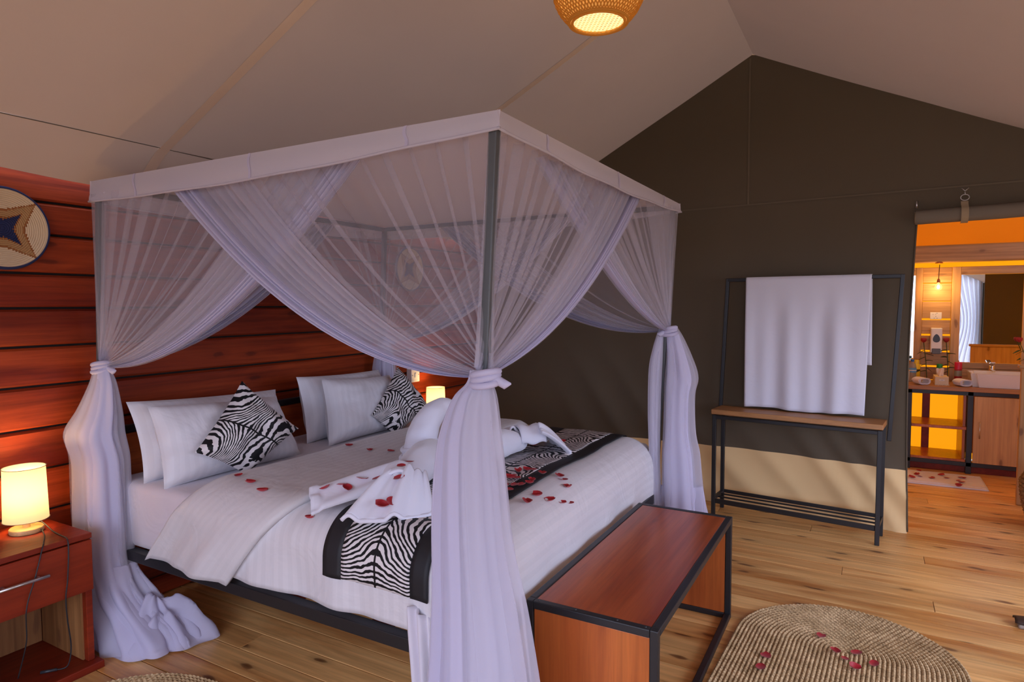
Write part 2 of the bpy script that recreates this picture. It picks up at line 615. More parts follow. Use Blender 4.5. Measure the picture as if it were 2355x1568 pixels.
grid('lining_valance', lambda u, v: val_pt(lerp(XN, xe, u), v), 90, 8, 'roof_canvas', ceiling)
for xs in (0.35, 1.805, 3.26):
    grid('seam', lambda u, v: roof_pt(xs, lerp(0.75, YE, v)) + Vector((0.045 * (u - 0.5), 0, -0.004)), 1, 24, 'seam_canvas', ceiling)
    grid('seam', lambda u, v: val_pt(xs, v) + Vector((0.05 * (u - 0.5), -0.004, -0.002)), 1, 8, 'seam_canvas', ceiling)
grid('eave_stitch', lambda u, v: roof_pt(lerp(XN, xe, u), YE - 0.003 + 0.004 * v) + Vector((0, 0, -0.003)), 40, 1, 'gable_canvas', ceiling)

# ------------------------------------------------------------------ bathroom shell
BX = 7.07
wall_bath = thing('wall_bathroom', None, None)
tag(wall_bath, kind='structure')
BY0, BY1, BZ = 0.75, -2.3, 2.42
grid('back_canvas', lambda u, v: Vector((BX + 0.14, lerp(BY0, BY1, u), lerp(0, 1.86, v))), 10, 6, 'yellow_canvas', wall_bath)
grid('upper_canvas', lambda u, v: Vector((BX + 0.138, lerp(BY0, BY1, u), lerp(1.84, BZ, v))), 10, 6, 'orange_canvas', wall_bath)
grid('side_canvas', lambda u, v: Vector((lerp(GX(BY0) + 0.06, BX + 0.14, u), BY0, lerp(0, BZ, v))), 6, 6, 'bath_canvas', wall_bath)
grid('side_canvas', lambda u, v: Vector((lerp(4.5, BX + 0.14, u), BY1, lerp(0, BZ, v))), 6, 6, 'bath_canvas', wall_bath)
cb = tag(grid('ceiling_bathroom', lambda u, v: Vector((lerp(GX(lerp(BY0 + 0.02, BY1 - 0.02, v)) + 0.035, BX + 0.16, u), lerp(BY0 + 0.02, BY1 - 0.02, v), BZ + 0.2 * (1 - u))), 6, 6, 'bath_canvas'), kind='structure')

# ------------------------------------------------------------------ four-poster bed
XL, XR = 1.575, 3.44
ZT = 1.965


def post(cx, base_y, z):
    return Vector((cx, base_y - 0.056 * z, z))


FLy, HLy = 1.043, 3.033
bed = thing('canopy_bed', 'black metal four-poster bed frame with stained wooden headboard', 'bed')
for cx in (XL, XR):
    for by in (FLy, HLy):
        MB().bar(post(cx, by, 0), post(cx, by, ZT), 0.027, 0.027).build('post', 'grey_post', bed, bevel=0.003)
for a, b in (((XL, FLy), (XL, HLy)), ((XR, FLy), (XR, HLy)), ((XL, FLy), (XR, FLy)), ((XL, HLy), (XR, HLy))):
    MB().bar(post(*a, ZT), post(*b, ZT), 0.025).build('top_rail', 'grey_post', bed, bevel=0.002)
box('side_rail', (XL - 0.022, FLy - 0.03, 0.352), (XL + 0.022, HLy - 0.02, 0.396), 'black_metal', bed)
box('side_rail', (XR - 0.022, FLy - 0.03, 0.352), (XR + 0.022, HLy - 0.02, 0.396), 'black_metal', bed)
box('foot_rail', (XL, FLy - 0.045, 0.37), (XR, FLy - 0.005, 0.42), 'black_metal', bed)
box('head_rail', (XL, HLy - 0.05, 0.352), (XR, HLy - 0.02, 0.396), 'black_metal', bed)
for k in range(9):
    yy = FLy + 0.15 + k * 0.21
    box('bed_slat', (XL + 0.02, yy - 0.04, 0.374), (XR - 0.02, yy + 0.04, 0.392), 'night_wood', bed)
box('support_leg', (2.49, 2.0, 0), (2.53, 2.04, 0.374), 'black_metal', bed)
hy = 2.955
hb = MB()
hb.box((XL + 0.0, hy, 0.87), (XR, hy + 0.03, 0.905)).box((XL + 0.02, hy, 0.38), (XL + 0.052, hy + 0.03, 0.87)).box((XR - 0.052, hy, 0.38), (XR - 0.02, hy + 0.03, 0.87)).box((2.49, hy, 0.38), (2.525, hy + 0.03, 0.87))
hb.build('headboard_frame', 'black_metal', bed, bevel=0.003)
box('headboard_panel', (XL + 0.055, hy + 0.006, 0.42), (2.487, hy + 0.024, 0.867), 'stain_wood', bed)
box('headboard_panel', (2.528, hy + 0.006, 0.42), (XR - 0.055, hy + 0.024, 0.867), 'stain_wood', bed)
rebase(bed, (2.5, 2.0, 0))

# mattress in its fitted sheet
ma = box('mattress', (XL + 0.002, 1.045, 0.397), (XR - 0.005, 2.945, 0.685), 'sheet', bevel=0.035)
ma.modifiers['soft_edges'].segments = 4
ma.data.polygons.foreach_set('use_smooth', [True] * len(ma.data.polygons))
tag(ma, 'thick mattress in a pale lilac fitted sheet on the four-poster frame', 'mattress')

# bedding that wraps over the bed
ARX, ARF = 0.13, 0.15
AX0, AX1, AY0 = 1.685, 3.325, 1.155


def edge(s, r):
    if s <= 0:
        return 0.0, 0.0
    if s < r * PI / 2:
        return r * math.sin(s / r), r * (1 - math.cos(s / r))
    return r, r + s - r * PI / 2


def bed_pt(a, b, off=0.0, top=0.722, ruff=0.012, shear=0.0):
    oL, dL = edge(AX0 - a, ARX + off)
    oR, dR = edge(a - AX1, ARX + off)
    oF, dF = edge(AY0 - b, ARF + off)
    x = min(max(a, AX0), AX1) - oL + oR
    y = max(b, AY0) - oF
    dX = dL + dR
    z = top + off - dX - dF
    flat = max(0.0, 1 - (dX + dF) / 0.12)
    z += flat * (0.010 * nz(x * 2.3, y * 2.6, 1.5) + 0.004 * nz(x * 7, y * 7, 4.0))
    hang = sm((dX - 0.08) / 0.2)
    x += (-1 if dL else 1) * hang * ruff * (math.sin(b * 13 + 2.5 * nz(b * 3, 0.3)) + 0.7 * nz(b * 9, dX * 5, 2))
    hf = sm((dF - 0.06) / 0.2)
    y -= hf * 0.008 * (nz(a * 4, dF * 4, 6) + 0.5 * math.sin(a * 17))
    y += shear * dL
    z = max(z, 0.365 + 0.01 * nz(a * 6, b * 6))
    return Vector((x, y, z))


duvet = thing('duvet', 'white striped sateen duvet tucked smooth over the bed foot', 'duvet')
a0, a1 = AX0 - 0.375, AX1 + 0.36
b0, b1 = AY0 - 0.40, 2.26
grid('cover', lambda u, v: bed_pt(lerp(a0, a1, u), lerp(b0, b1, v)), 130, 110, 'duvet_linen', duvet, uv=lambda u, v: (lerp(a0, a1, u), lerp(b0, b1, v)), thick=0.008, toff=-1)
fa0, fa1 = AX0 - 0.44, AX1 + 0.38


def fold_pt(u, v):
    b = lerp(1.80, 2.315, v)
    p = bed_pt(lerp(fa0, fa1, u), b, 0.030, 0.724, 0.022, shear=0.85)
    e = min(v, 1 - v) * 0.515
    if e < 0.03:
        p.z -= 0.012 * (1 - e / 0.03)
    return p


grid('turned_back_fold', fold_pt, 130, 34, 'fold_linen', duvet, uv=lambda u, v: (lerp(fa0, fa1, u), lerp(1.78, 2.31, v)), thick=0.026, toff=-1)
# loose tail of the cover hanging from the near foot corner and below the fold


def corner_tail(u, v):
    w = 0.075 * (1 - 0.25 * v)
    base = Vector((1.548, 1.20, 0.50))
    return base + Vector((0.012 * math.sin(u * 11 + v * 2) - 0.02 * v, (u - 0.5) * w - 0.02 * v, -0.27 * v - 0.012 * math.cos(u * PI)))


grid('corner_tail', corner_tail, 24, 14, 'sheet', duvet, thick=0.008)
rebase(duvet, (2.5, 1.7, 0.69))

runner = thing('bed_runner', 'zebra print bed runner with black satin borders across the bed foot', 'bed runner')
ra0, ra1 = AX0 - 0.275, AX1 + 0.22
RY = (1.165, 1.235, 1.52, 1.605)


def run_pt(u, y, off=0.008):
    a = lerp(ra0, ra1, u)
    p = bed_pt(a, y, off, 0.722)
    p.z += 0.003 * nz(a * 5, y * 9)
    return p


grid('border', lambda u, v: run_pt(u, lerp(RY[0], RY[1], v)), 130, 4, 'black_satin', runner, thick=0.005)
grid('border', lambda u, v: run_pt(u, lerp(RY[2], RY[3], v)), 130, 4, 'black_satin', runner, thick=0.005)
grid('zebra_panel', lambda u, v: run_pt(u, lerp(RY[1], RY[2], v), 0.0095), 130, 16, 'zebra_cloth', runner, thick=0.005,
     uv=lambda u, v: (lerp(RY[1], RY[2], v) - 1.378 + 0.38, lerp(ra0, ra1, u)))
rebase(runner, (2.5, 1.38, 0.73))


# pillows and cushions from their corner points
def pillow(name, c, th, m, label, cat, group, bow=0.05, uvs=None, n=28, seed=0.0):
    BL, TL, TR, BR = [Vector(p) for p in c]
    nrm = ((TL - BL).cross(BR - BL)).normalized()
    W = ((BR - BL).length + (TR - TL).length) / 2
    Hh = ((TL - BL).length + (TR - BR).length) / 2

    def f(u, v, s):
        pu, pv = 2 * u - 1, 2 * v - 1
        iu = pu * (1 - bow * (1 - pv * pv) * abs(pu))
        iv = pv * (1 - bow * (1 - pu * pu) * abs(pv))
        uu, vv = (iu + 1) / 2, (iv + 1) / 2
        p = (BL * (1 - uu) + BR * uu) * (1 - vv) + (TL * (1 - uu) + TR * uu) * vv
        t = th / 2 * (max(0, 1 - pu ** 4) ** 0.62) * (max(0, 1 - pv ** 4) ** 0.62)
        wr = 0.022 * nz(pu * 2.2 + seed, pv * 2.2, seed) + 0.006 * nz(pu * 5, pv * 5, seed + 3)
        edgew = (1 - max(abs(pu), abs(pv)) ** 6)
        return p + nrm * s * (t + wr * edgew)
    V, F, U = [], [], []
    for s in (1, -1):
        b = len(V)
        for i in range(n + 1):
            for j in range(n + 1):
                V.append(f(i / n, j / n, s))
                U.append(((i / n - 0.5) * W, (j / n - 0.5) * Hh) if uvs is None else uvs(i / n, j / n))
        for i in range(n):
            for j in range(n):
                q = (b + i * (n + 1) + j, b + (i + 1) * (n + 1) + j, b + (i + 1) * (n + 1) + j + 1, b + i * (n + 1) + j + 1)
                F.append(q if s < 0 else q[::-1])
    o = mesh(name, V, F, m, None, True, U)
    return tag(o, label, cat, group)


PG = 'white pillows against the headboard'
pillow('pillow', [(1.60, 2.72, 0.683), (1.60, 2.83, 1.031), (2.44, 2.87, 0.985), (2.42, 2.74, 0.683)], 0.19, 'pillow_linen', 'white striped pillow against the headboard behind the nearer zebra cushion', 'pillow', PG, seed=1.0)
pillow('pillow', [(1.59, 2.56, 0.683), (1.61, 2.69, 1.021), (2.30, 2.71, 0.975), (2.315, 2.54, 0.683)], 0.21, 'pillow_linen', 'white striped pillow in front of its pair, nearer the red bedside unit', 'pillow', PG, seed=5.0)
pillow('pillow', [(2.50, 2.70, 0.686), (2.534, 2.81, 1.047), (3.271, 2.85, 1.02), (3.26, 2.72, 0.686)], 0.18, 'pillow_linen', 'white pillow against the headboard behind the farther zebra cushion', 'pillow', PG, seed=9.0)
pillow('pillow', [(2.51, 2.545, 0.686), (2.587, 2.67, 1.037), (3.195, 2.69, 1.0), (3.18, 2.545, 0.686)], 0.19, 'pillow_linen', 'white striped pillow leaning in front of its pair beside the farther zebra cushion', 'pillow', PG, seed=13.0)
ZG = 'zebra cushions on the bed'
rot = lambda i, j: ((i - 0.5) * 0.40 + 0.38, (j - 0.5) * 0.40)
pillow('zebra_cushion', [(1.894, 2.43, 0.690), (1.688, 2.49, 0.827), (1.969, 2.54, 1.101), (2.191, 2.42, 0.85)], 0.15, 'zebra_cloth', 'larger looking zebra print cushion standing on its corner on the nearer half of the bed', 'cushion', ZG, 0.06, lambda i, j: ((i - 0.5) * 0.36 + (j - 0.5) * 0.04 + 0.38, (j - 0.5) * 0.36 + 0.7), seed=2.0)
pillow('zebra_cushion', [(2.912, 2.42, 0.690), (2.790, 2.49, 0.815), (3.106, 2.55, 1.067), (3.267, 2.43, 0.79)], 0.15, 'zebra_cloth', 'zebra print cushion standing on its corner beside the farther lit bedside lamp', 'cushion', ZG, 0.06, lambda i, j: ((i - 0.5) * 0.36 + 0.38, (j - 0.5) * 0.36 + 2.1), seed=6.0)

# ------------------------------------------------------------------ towel swans
clouds = bpy.data.textures.new('towel_folds', 'CLOUDS')
clouds.noise_scale = 0.13
clouds.noise_depth = 2


def swan(label, mirror):
    t = thing('towel_swan', label, 'folded towel', 'folded towel swans on the bed')
    S = (lambda p: Vector(p)) if not mirror else (lambda p: Vector((2 * 2.26 - p[0], p[1] - 0.05, p[2])))
    # body: a thick tapering roll lying on the bed
    pts = [(1.80, 1.50, 0.775), (1.90, 1.52, 0.80), (2.02, 1.56, 0.81), (2.14, 1.60, 0.81), (2.22, 1.63, 0.80), (2.27, 1.65, 0.79)]
    rs = [0.03, 0.062, 0.078, 0.08, 0.07, 0.03]
    o = MB().tube([S(p) for p in pts], rs, 18).build('body', 'towel_cloth', t, True)
    md = o.modifiers.new('round', 'SUBSURF'); md.levels = md.render_levels = 3
    dm = o.modifiers.new('folds', 'DISPLACE'); dm.texture = clouds; dm.texture_coords = 'LOCAL'; dm.strength = 0.022; dm.mid_level = 0.5
    if not mirror:      # neck: rolled towel rising and curling forward
        pts = [(2.23, 1.72, 0.755), (2.235, 1.72, 0.82), (2.25, 1.72, 0.87), (2.29, 1.72, 0.93), (2.35, 1.715, 0.975), (2.41, 1.70, 0.985), (2.45, 1.68, 0.955), (2.46, 1.665, 0.915)]
        rs = [0.085, 0.075, 0.068, 0.062, 0.054, 0.046, 0.038, 0.016]
        o = MB().tube([S(p) for p in pts], rs, 14).build('neck', 'towel_cloth', t, True)
        md = o.modifiers.new('round', 'SUBSURF'); md.levels = md.render_levels = 3
        dm = o.modifiers.new('folds', 'DISPLACE'); dm.texture = clouds; dm.texture_coords = 'LOCAL'; dm.strength = 0.022; dm.mid_level = 0.5
        for kz, rr in ((0.80, 0.080), (0.835, 0.074)):
            MB().tube([S((2.235 + rr * math.cos(a), 1.72 + rr * math.sin(a), kz + 0.02 * math.cos(a + 1))) for a in [k * PI / 10 for k in range(21)]], 0.011, 8).build('neck_fold', 'towel_cloth', t, True)

    # rear wing: long folded lobe
    def lobe(u, v):
        root, tip = Vector((1.86, 1.52, 0.845)), Vector((1.615, 1.735, 0.745))
        d = tip - root
        side = Vector((0.66, 0.75, 0)).normalized()
        side = Vector((-d.y, d.x, 0)).normalized() * -1
        w = 0.055 + 0.045 * v
        a = (u - 0.5) * 2
        hgt = (0.045 + 0.035 * (1 - v)) * max(0, 1 - a * a) ** 0.6
        hgt += 0.014 * math.sin(a * 5.5 + v * 2) * (1 - 0.3 * v)
        base = root + d * v
        base.z = lerp(0.775, 0.732, v)
        return S(base + side * a * w + Vector((0, 0, hgt + (0.012 * math.sin(9 * a) if v > 0.9 else 0))))
    grid('wing', lobe, 30, 26, 'towel_cloth', t, thick=0.010)

    # front wing: drape fanning out to its hem
    def fan(u, v):
        a = (u - 0.5) * 2
        top = Vector((1.79, 1.435, 0.865)) + Vector((0.05 * a, -0.045 * a, -0.02 * a * a))
        hem = Vector((1.645, 1.40, 0.738)) + Vector((0.10 * a, -0.115 * a, 0.0)) + Vector((-0.02 * (1 - a * a), -0.015 * (1 - a * a), 0))
        p = top.lerp(hem, v)
        p.z = lerp(top.z, hem.z, v ** 1.35) + 0.020 * math.sin(a * 6.5 + 0.6) * (0.35 + 0.65 * v) * (1 - 0.5 * v) + 0.008 * math.sin(a * 13)
        p.z = max(p.z, 0.735)
        return S(p)
    grid('wing', fan, 36, 24, 'towel_cloth', t, thick=0.010)
    MB().tube([S(Vector(fan(k / 30, 1.0)) if not mirror else Vector((2 * 2.26 - fan(k / 30, 1.0).x, fan(k / 30, 1.0).y + 0.05, fan(k / 30, 1.0).z))) for k in range(31)], 0.008, 6).build('wing_hem', 'towel_cloth', t, True)

    # crook of cloth joining the two wings over the back
    def crook(u, v):
        ang = lerp(-0.2, PI * 1.05, v)
        c = Vector((1.80, 1.48, 0.80))
        d = Vector((-0.62, 0.78, 0))
        r = 0.060
        return S(c + d * (r * math.cos(ang)) + Vector((0.78, 0.62, 0)) * (u - 0.5) * 0.13 + Vector((0, 0, r * math.sin(ang) * 1.05 + 0.006 * math.sin(u * 9))))
    grid('wing_crook', crook, 16, 18, 'towel_cloth', t, thick=0.010)
    return rebase(t, S((2.0, 1.56, 0.73)))


swan('white towel folded into a swan, petals on its wings, nearer bed side', False)
swan('white towel folded into spread wings, mostly behind the tied front net', True)

# ------------------------------------------------------------------ mosquito net
net = thing('mosquito_net', 'lilac white mosquito net draped over the canopy, tied to the four posts', 'mosquito net')
TOP = {k: post(cx, by, 1.982) for k, (cx, by) in {'FL': (XL - 0.018, FLy - 0.018), 'FR': (XR + 0.018, FLy - 0.018), 'HL': (XL - 0.018, HLy + 0.01), 'HR': (XR + 0.018, HLy + 0.01)}.items()}


def roof_net(u, v):
    p = TOP['FL'].lerp(TOP['FR'], u).lerp(TOP['HL'].lerp(TOP['HR'], u), v)
    s = math.sin(PI * u) * math.sin(PI * v)
    return p + Vector((0, 0, 0.004 - 0.05 * s + 0.006 * nz(u * 4, v * 9)))


grid('roof_sheet', roof_net, 30, 30, 'net_roof', net)
VAL = {'FL': 0.050, 'HL': 0.088, 'FR': 0.045, 'HR': 0.085}
for a, b in (('FL', 'HL'), ('FL', 'FR'), ('FR', 'HR'), ('HL', 'HR')):
    A, B = TOP[a], TOP[b]
    out = (B - A).cross(Vector((0, 0, 1))).normalized()
    cen = Vector((2.5, 2.0, 1.98))
    if out.dot(A - cen) < 0:
        out = -out

    def val(u, v):
        p = A.lerp(B, lerp(-0.0062, 1.0062, u))
        d = lerp(VAL[a], VAL[b], u) + 0.022 * math.sin(PI * u)
        return p + Vector((0, 0, 0.004 - d * v)) + out * (0.006 + 0.005 * math.sin(u * 23 + v * 4) * v + 0.006 * sm(v))
    grid('valance', val, 60, 5, 'net_band', net)
    MB().tube([val(k / 40, 1.0) for k in range(41)], 0.0045, 6).build('valance_cord', 'net_band', net, True)
    for uu in (0.16, 0.5, 0.84):
        grid('valance_stitch', lambda u, v: val(uu + 0.006 * (u - 0.5) + 0.004 * math.sin(v * 6), v) + out * 0.003, 1, 6, 'hem_cloth', net)

TIE = {'FL': post(XL - 0.02, FLy - 0.012, 1.262), 'HL': post(XL - 0.012, HLy - 0.035, 1.205), 'FR': post(XR - 0.02, FLy - 0.02, 1.325), 'HR': post(XR - 0.01, HLy - 0.05, 1.23)}


def curtain(c0, c1, reach, sag, n, seed, s0=0.0, s1=1.0, m='net', inset=0.0, name='curtain', pull=0.58, amp=1.0, grow=0.0):
    rnd = random.Random(seed)
    P0, P1 = TOP[c0], TOP[c1]
    al = (P1 - P0).normalized()
    out = al.cross(Vector((0, 0, 1))).normalized()
    if out.dot(P0 - Vector((2.5, 2.0, 1.98))) < 0:
        out = -out
    L = (P1 - P0).length
    K = TIE[c0]
    am = [rnd.choice((0.1, 0.4, 1.0, 1.6, 2.0, 2.8)) for _ in range(n + 3)]
    ps = [rnd.uniform(-0.9, 0.9) for _ in range(n + 3)]

    def fld(arr, s):
        q = s * n
        k = int(q)
        return lerp(arr[k], arr[k + 1], sm(q - k))

    def f(u, v):
        s = u
        ph = 2 * PI * n * s + fld(ps, s)
        A = fld(am, s) / (2 * PI * n) * amp
        se = min(1.0, max(0.0, s0 + (s1 - s0) * (s + A * math.sin(ph))))
        d = (0.010 + 0.006 * fld(am, s)) * math.cos(ph)
        dz = lerp(VAL[c0], VAL[c1], se * reach) * 0.6
        T = P0 + al * (L * reach * se) + Vector((0, 0, -dz))
        T -= out * (0.004 + inset + grow * sm(se * 1.6))
        Kp = K + al * ((se - 0.4) * 0.035) + Vector((0, 0, -0.035 * se + 0.012)) - out * inset * 0.5
        C = T * (1 - pull) + Kp * pull + Vector((0, 0, -sag * se ** 1.6)) + out * (0.03 * se - grow * 0.6 * se)
        t = v
        p = T * (1 - t) ** 2 + C * (2 * t * (1 - t)) + Kp * t * t
        return p + out * d * (1 - 0.55 * t)
    grid(name, f, n * 10, 24, m, net)
    return f


def curtain_set(c0, c1, reach, sag, seed, n=20):
    ins = 0.04 if c0 == 'FL' else 0.0
    grow = 0.0 if c0 == 'FL' else 0.085
    curtain(c0, c1, reach, sag, n, seed, inset=ins, grow=grow)
    curtain(c0, c1, reach, sag * 1.02, 8, seed + 50, 0.72, 1.0, 'net_dense', 0.012 + ins, amp=1.2, grow=grow)
    curtain(c0, c1, reach, sag * 0.98, 4, seed + 80, 0.925, 1.0, 'hem_cloth', -0.006 + ins, 'curtain_hem', amp=0.5, grow=grow)


curtain_set('FL', 'HL', 0.755, 0.34, 11, 15)
curtain_set('HL', 'FL', 0.715, 0.34, 12, 15)
curtain_set('FL', 'FR', 0.72, 0.22, 13, 15)
curtain_set('FR', 'FL', 0.78, 0.16, 14, 14)
curtain_set('FR', 'HR', 0.74, 0.36, 15, 13)
curtain_set('HR', 'FR', 0.72, 0.34, 16, 13)
curtain_set('HL', 'HR', 0.70, 0.32, 17, 13)
curtain_set('HR', 'HL', 0.70, 0.32, 18, 13)

CR = Vector((0.488, -0.873, 0))
CD = Vector((0.873, 0.488, 0))


def catmull(P, t):
    n = len(P) - 1
    q = min(max(t, 0), 1) * n
    k = min(int(q), n - 1)
    f = q - k
    p0, p1, p2, p3 = P[max(k - 1, 0)], P[k], P[k + 1], P[min(k + 2, n)]
    return [0.5 * ((2 * b) + (c - a) * f + (2 * a - 5 * b + 4 * c - d) * f * f + (3 * b - a - 3 * c + d) * f ** 3) for a, b, c, d in zip(p0, p1, p2, p3)]


def tail(name, secs, m, k, seed, depth=0.55, shrink=1.0, arc=(0, 2 * PI), amp=1.0, rows=50, zstart=0.0, zend=1.0):
    rnd = random.Random(seed)
    ph = [rnd.uniform(0, 6.28) for _ in range(6)]
    closed = arc[1] - arc[0] > 6.2
    cols = 110

    def f(u, v):
        th = lerp(arc[0], arc[1], u)
        cx, cy, cz, hw = catmull(secs, lerp(zstart, zend, v))
        hw *= shrink
        w = 1 + amp * (0.13 * math.sin(k * th + ph[0] + 1.2 * v) + 0.10 * math.sin((k * 2 + 1) * th + ph[1] - v * 2) + 0.05 * math.sin((3 * k + 2) * th + ph[2])) * (0.35 + 0.65 * sm(v * 3))
        w *= 1 + 0.10 * nz(math.cos(th) * 1.5 + seed, math.sin(th) * 1.5, v * 4)
        cz = max(cz, 0.006)
        zz = cz + (0.010 * math.sin(k * th * 2 + ph[3]) * v if cz > 0.04 else 0.0)
        return Vector((cx, cy, max(0.004, zz))) + CR * (hw * w * math.cos(th)) + CD * (hw * depth * w * math.sin(th))
    return grid(name, f, cols, rows, m, net, wrap=closed)


FLS = [[1.548, 0.975, 1.262, 0.026], [1.546, 0.974, 1.225, 0.036], [1.534, 0.983, 1.18, 0.060], [1.522, 0.99, 1.078, 0.082], [1.516, 0.987, 0.954, 0.094], [1.511, 0.981, 0.83, 0.100], [1.508, 0.971, 0.706, 0.108], [1.507, 0.96, 0.582, 0.120], [1.502, 0.944, 0.373, 0.142], [1.495, 0.937, 0.18, 0.165], [1.487, 0.93, 0.01, 0.18]]
HLS = [[1.552, 2.92, 1.20, 0.030], [1.548, 2.91, 1.165, 0.040], [1.544, 2.907, 1.11, 0.056], [1.527, 2.915, 1.0, 0.085], [1.505, 2.925, 0.90, 0.112], [1.516, 2.910, 0.80, 0.112], [1.516, 2.906, 0.70, 0.114], [1.511, 2.894, 0.514, 0.116], [1.509, 2.870, 0.326, 0.116], [1.523, 2.80, 0.20, 0.135], [1.548, 2.70, 0.09, 0.175], [1.556, 2.66, 0.012, 0.19]]
FRL = [[3.42, 0.985, 1.325, 0.014], [3.40, 1.000, 1.215, 0.026], [3.39, 1.012, 1.098, 0.033], [3.375, 1.012, 0.866, 0.031], [3.37, 1.005, 0.633, 0.027], [3.37, 0.995, 0.3, 0.03], [3.37, 0.99, 0.02, 0.03]]
FRR = [[3.45, 0.938, 1.328, 0.026], [3.455, 0.925, 1.27, 0.044], [3.46, 0.905, 1.17, 0.062], [3.46, 0.89, 1.05, 0.082], [3.45, 0.895, 0.95, 0.078], [3.44, 0.893, 0.759, 0.083], [3.44, 0.885, 0.645, 0.096], [3.44, 0.877, 0.50, 0.106], [3.435, 0.868, 0.30, 0.118], [3.43, 0.862, 0.01, 0.128]]
HRS = [[3.43, 2.93, 1.23, 0.03], [3.42, 2.92, 1.16, 0.05], [3.41, 2.91, 1.05, 0.066], [3.405, 2.905, 0.916, 0.076], [3.40, 2.90, 0.707, 0.085], [3.40, 2.90, 0.3, 0.095], [3.40, 2.9, 0.01, 0.10]]
for nm, S, sd in (('FL', FLS, 1), ('HL', HLS, 2), ('FRR', FRR, 4), ('FRL', FRL, 3), ('HR', HRS, 5)):
    tail('hanging_tail', S, 'net_dense', 3, sd)
    tail('hanging_tail', S, 'net', 5, sd + 10, 0.5, 0.86, amp=1.3)
    tail('hanging_tail', S, 'net_core', 4, sd + 30, 0.42, 0.66, amp=1.4)
# solid borders of the net showing in the tails
tail('tail_border', FLS, 'hem_cloth', 4, 21, 0.50, 0.93, (2.3, 4.35), 1.2)
tail('tail_border', FRR, 'hem_cloth', 3, 22, 0.58, 1.03, (3.3, 5.3), 0.7)
tail('tail_border', FRR, 'hem_cloth', 4, 25, 0.55, 0.98, (0, 2 * PI), 1.0, 24, 0.80, 1.0)
tail('tail_border', HLS, 'hem_cloth', 4, 23, 0.58, 1.04, (0, 2 * PI), 1.1, 30, 0.72, 1.0)
tail('tail_border', HLS, 'hem_cloth', 3, 24, 0.58, 0.98, (4.6, 5.9), 0.8)
tail('tail_border', HRS, 'hem_cloth', 3, 26, 0.58, 0.98, (3.0, 6.0), 0.8)
# crumpled heap at the head end post


def heap(u, v):
    th = u * 2 * PI
    r = v
    c = Vector((1.60, 2.66, 0))
    rr = 0.21 * r * (1 + 0.16 * math.sin(3 * th + 1) + 0.08 * math.sin(7 * th))
    h = 0.20 * (1 - r ** 1.8) + 0.05 * r * (1 - r * 0.8) * math.sin(9 * th + 4 * nz(r * 3, th)) + 0.05 * nz(math.cos(th) * 3 * r, math.sin(th) * 3 * r, 2)
    return c + CR * (math.cos(th) * rr) + CD * (math.sin(th) * rr * 0.7) + Vector((0, 0, max(0.004, h if r < 0.97 else 0.006)))


grid('tail_heap', heap, 72, 16, 'hem_cloth', net, wrap=True)


# sashes knotted round the posts
for key, S, ang in (('FL', FLS, 0.5), ('HL', HLS, 0.3), ('FR', FRR, 2.6), ('HR', HRS, 0.4)):
    K = TIE[key] + Vector((-0.004, -0.006, -0.02))
    for dz, rr in ((0.0, 0.036), (-0.014, 0.039), (0.012, 0.037)):
        MB().tube([K + CR * (rr * math.cos(a)) + CD * (rr * 0.9 * math.sin(a)) + Vector((0, 0, dz + 0.008 * math.cos(a + dz * 60))) for a in [k * PI / 12 for k in range(25)]], 0.010, 8, False).build('sash', 'hem_cloth', net, True)
    d = CR * math.cos(ang) * (1 if key != 'FR' else 1) - CD * 0.4
    MB().tube([K - CD * 0.03, K + d * 0.035 + Vector((0, 0, -0.004)), K + d * 0.065 + Vector((0, 0, -0.018)), K + d * 0.082 + Vector((0, 0, -0.014))], [0.010, 0.014, 0.013, 0.003], 8).build('sash_end', 'hem_cloth', net, True)
rebase(net, (2.5, 2.0, 0))

# ------------------------------------------------------------------ bench at the bed foot
bench = thing('bench', 'glossy red-stained wooden bench in a black metal frame at the bed foot', 'bench')
bx0, bx1, by0, by1, bz = 1.826, 3.012, 0.528, 0.972, 0.475
w = 0.026
for k, (p, q) in enumerate([((xx, yy, 0), (xx, yy, bz)) for xx in (bx0 + w / 2, bx1 - w / 2) for yy in (by0 + w / 2, by1 - w / 2)]):
    MB().bar(p, q, w).build('frame_upright', 'black_metal', bench, bevel=0.003)
for zz in (w / 2, bz - w / 2):
    for yy in (by0 + w / 2, by1 - w / 2):
        MB().bar((bx0 + w, yy, zz), (bx1 - w, yy, zz), w).build('frame_rail', 'black_metal', bench, bevel=0.003)
    for xx in (bx0 + w / 2, bx1 - w / 2):
        MB().bar((xx, by0 + w, zz), (xx, by1 - w, zz), w).build('frame_rail', 'black_metal', bench, bevel=0.003)
box('seat_panel', (bx0 + w + 0.001, by0 + w + 0.001, bz - 0.022), (bx1 - w - 0.001, by1 - w - 0.001, bz - 0.002), 'stain_wood', bench, 0.002)
for xx in (bx0 + 0.006, bx1 - 0.024):
    box('end_panel', (xx, by0 + w + 0.001, w), (xx + 0.018, by1 - w - 0.001, bz - w - 0.001), 'stain_wood_end', bench, 0.002)
for yy in (0.66, 0.80, 0.93, 0.57):
    MB().lathe([(0, 0.0), (0.004, 0), (0.003, 0.002), (0, 0.002)], (bx0 + 0.013, yy, bz), 8).build('screw', 'black_metal', bench)
rebase(bench, ((bx0 + bx1) / 2, (by0 + by1) / 2, 0))


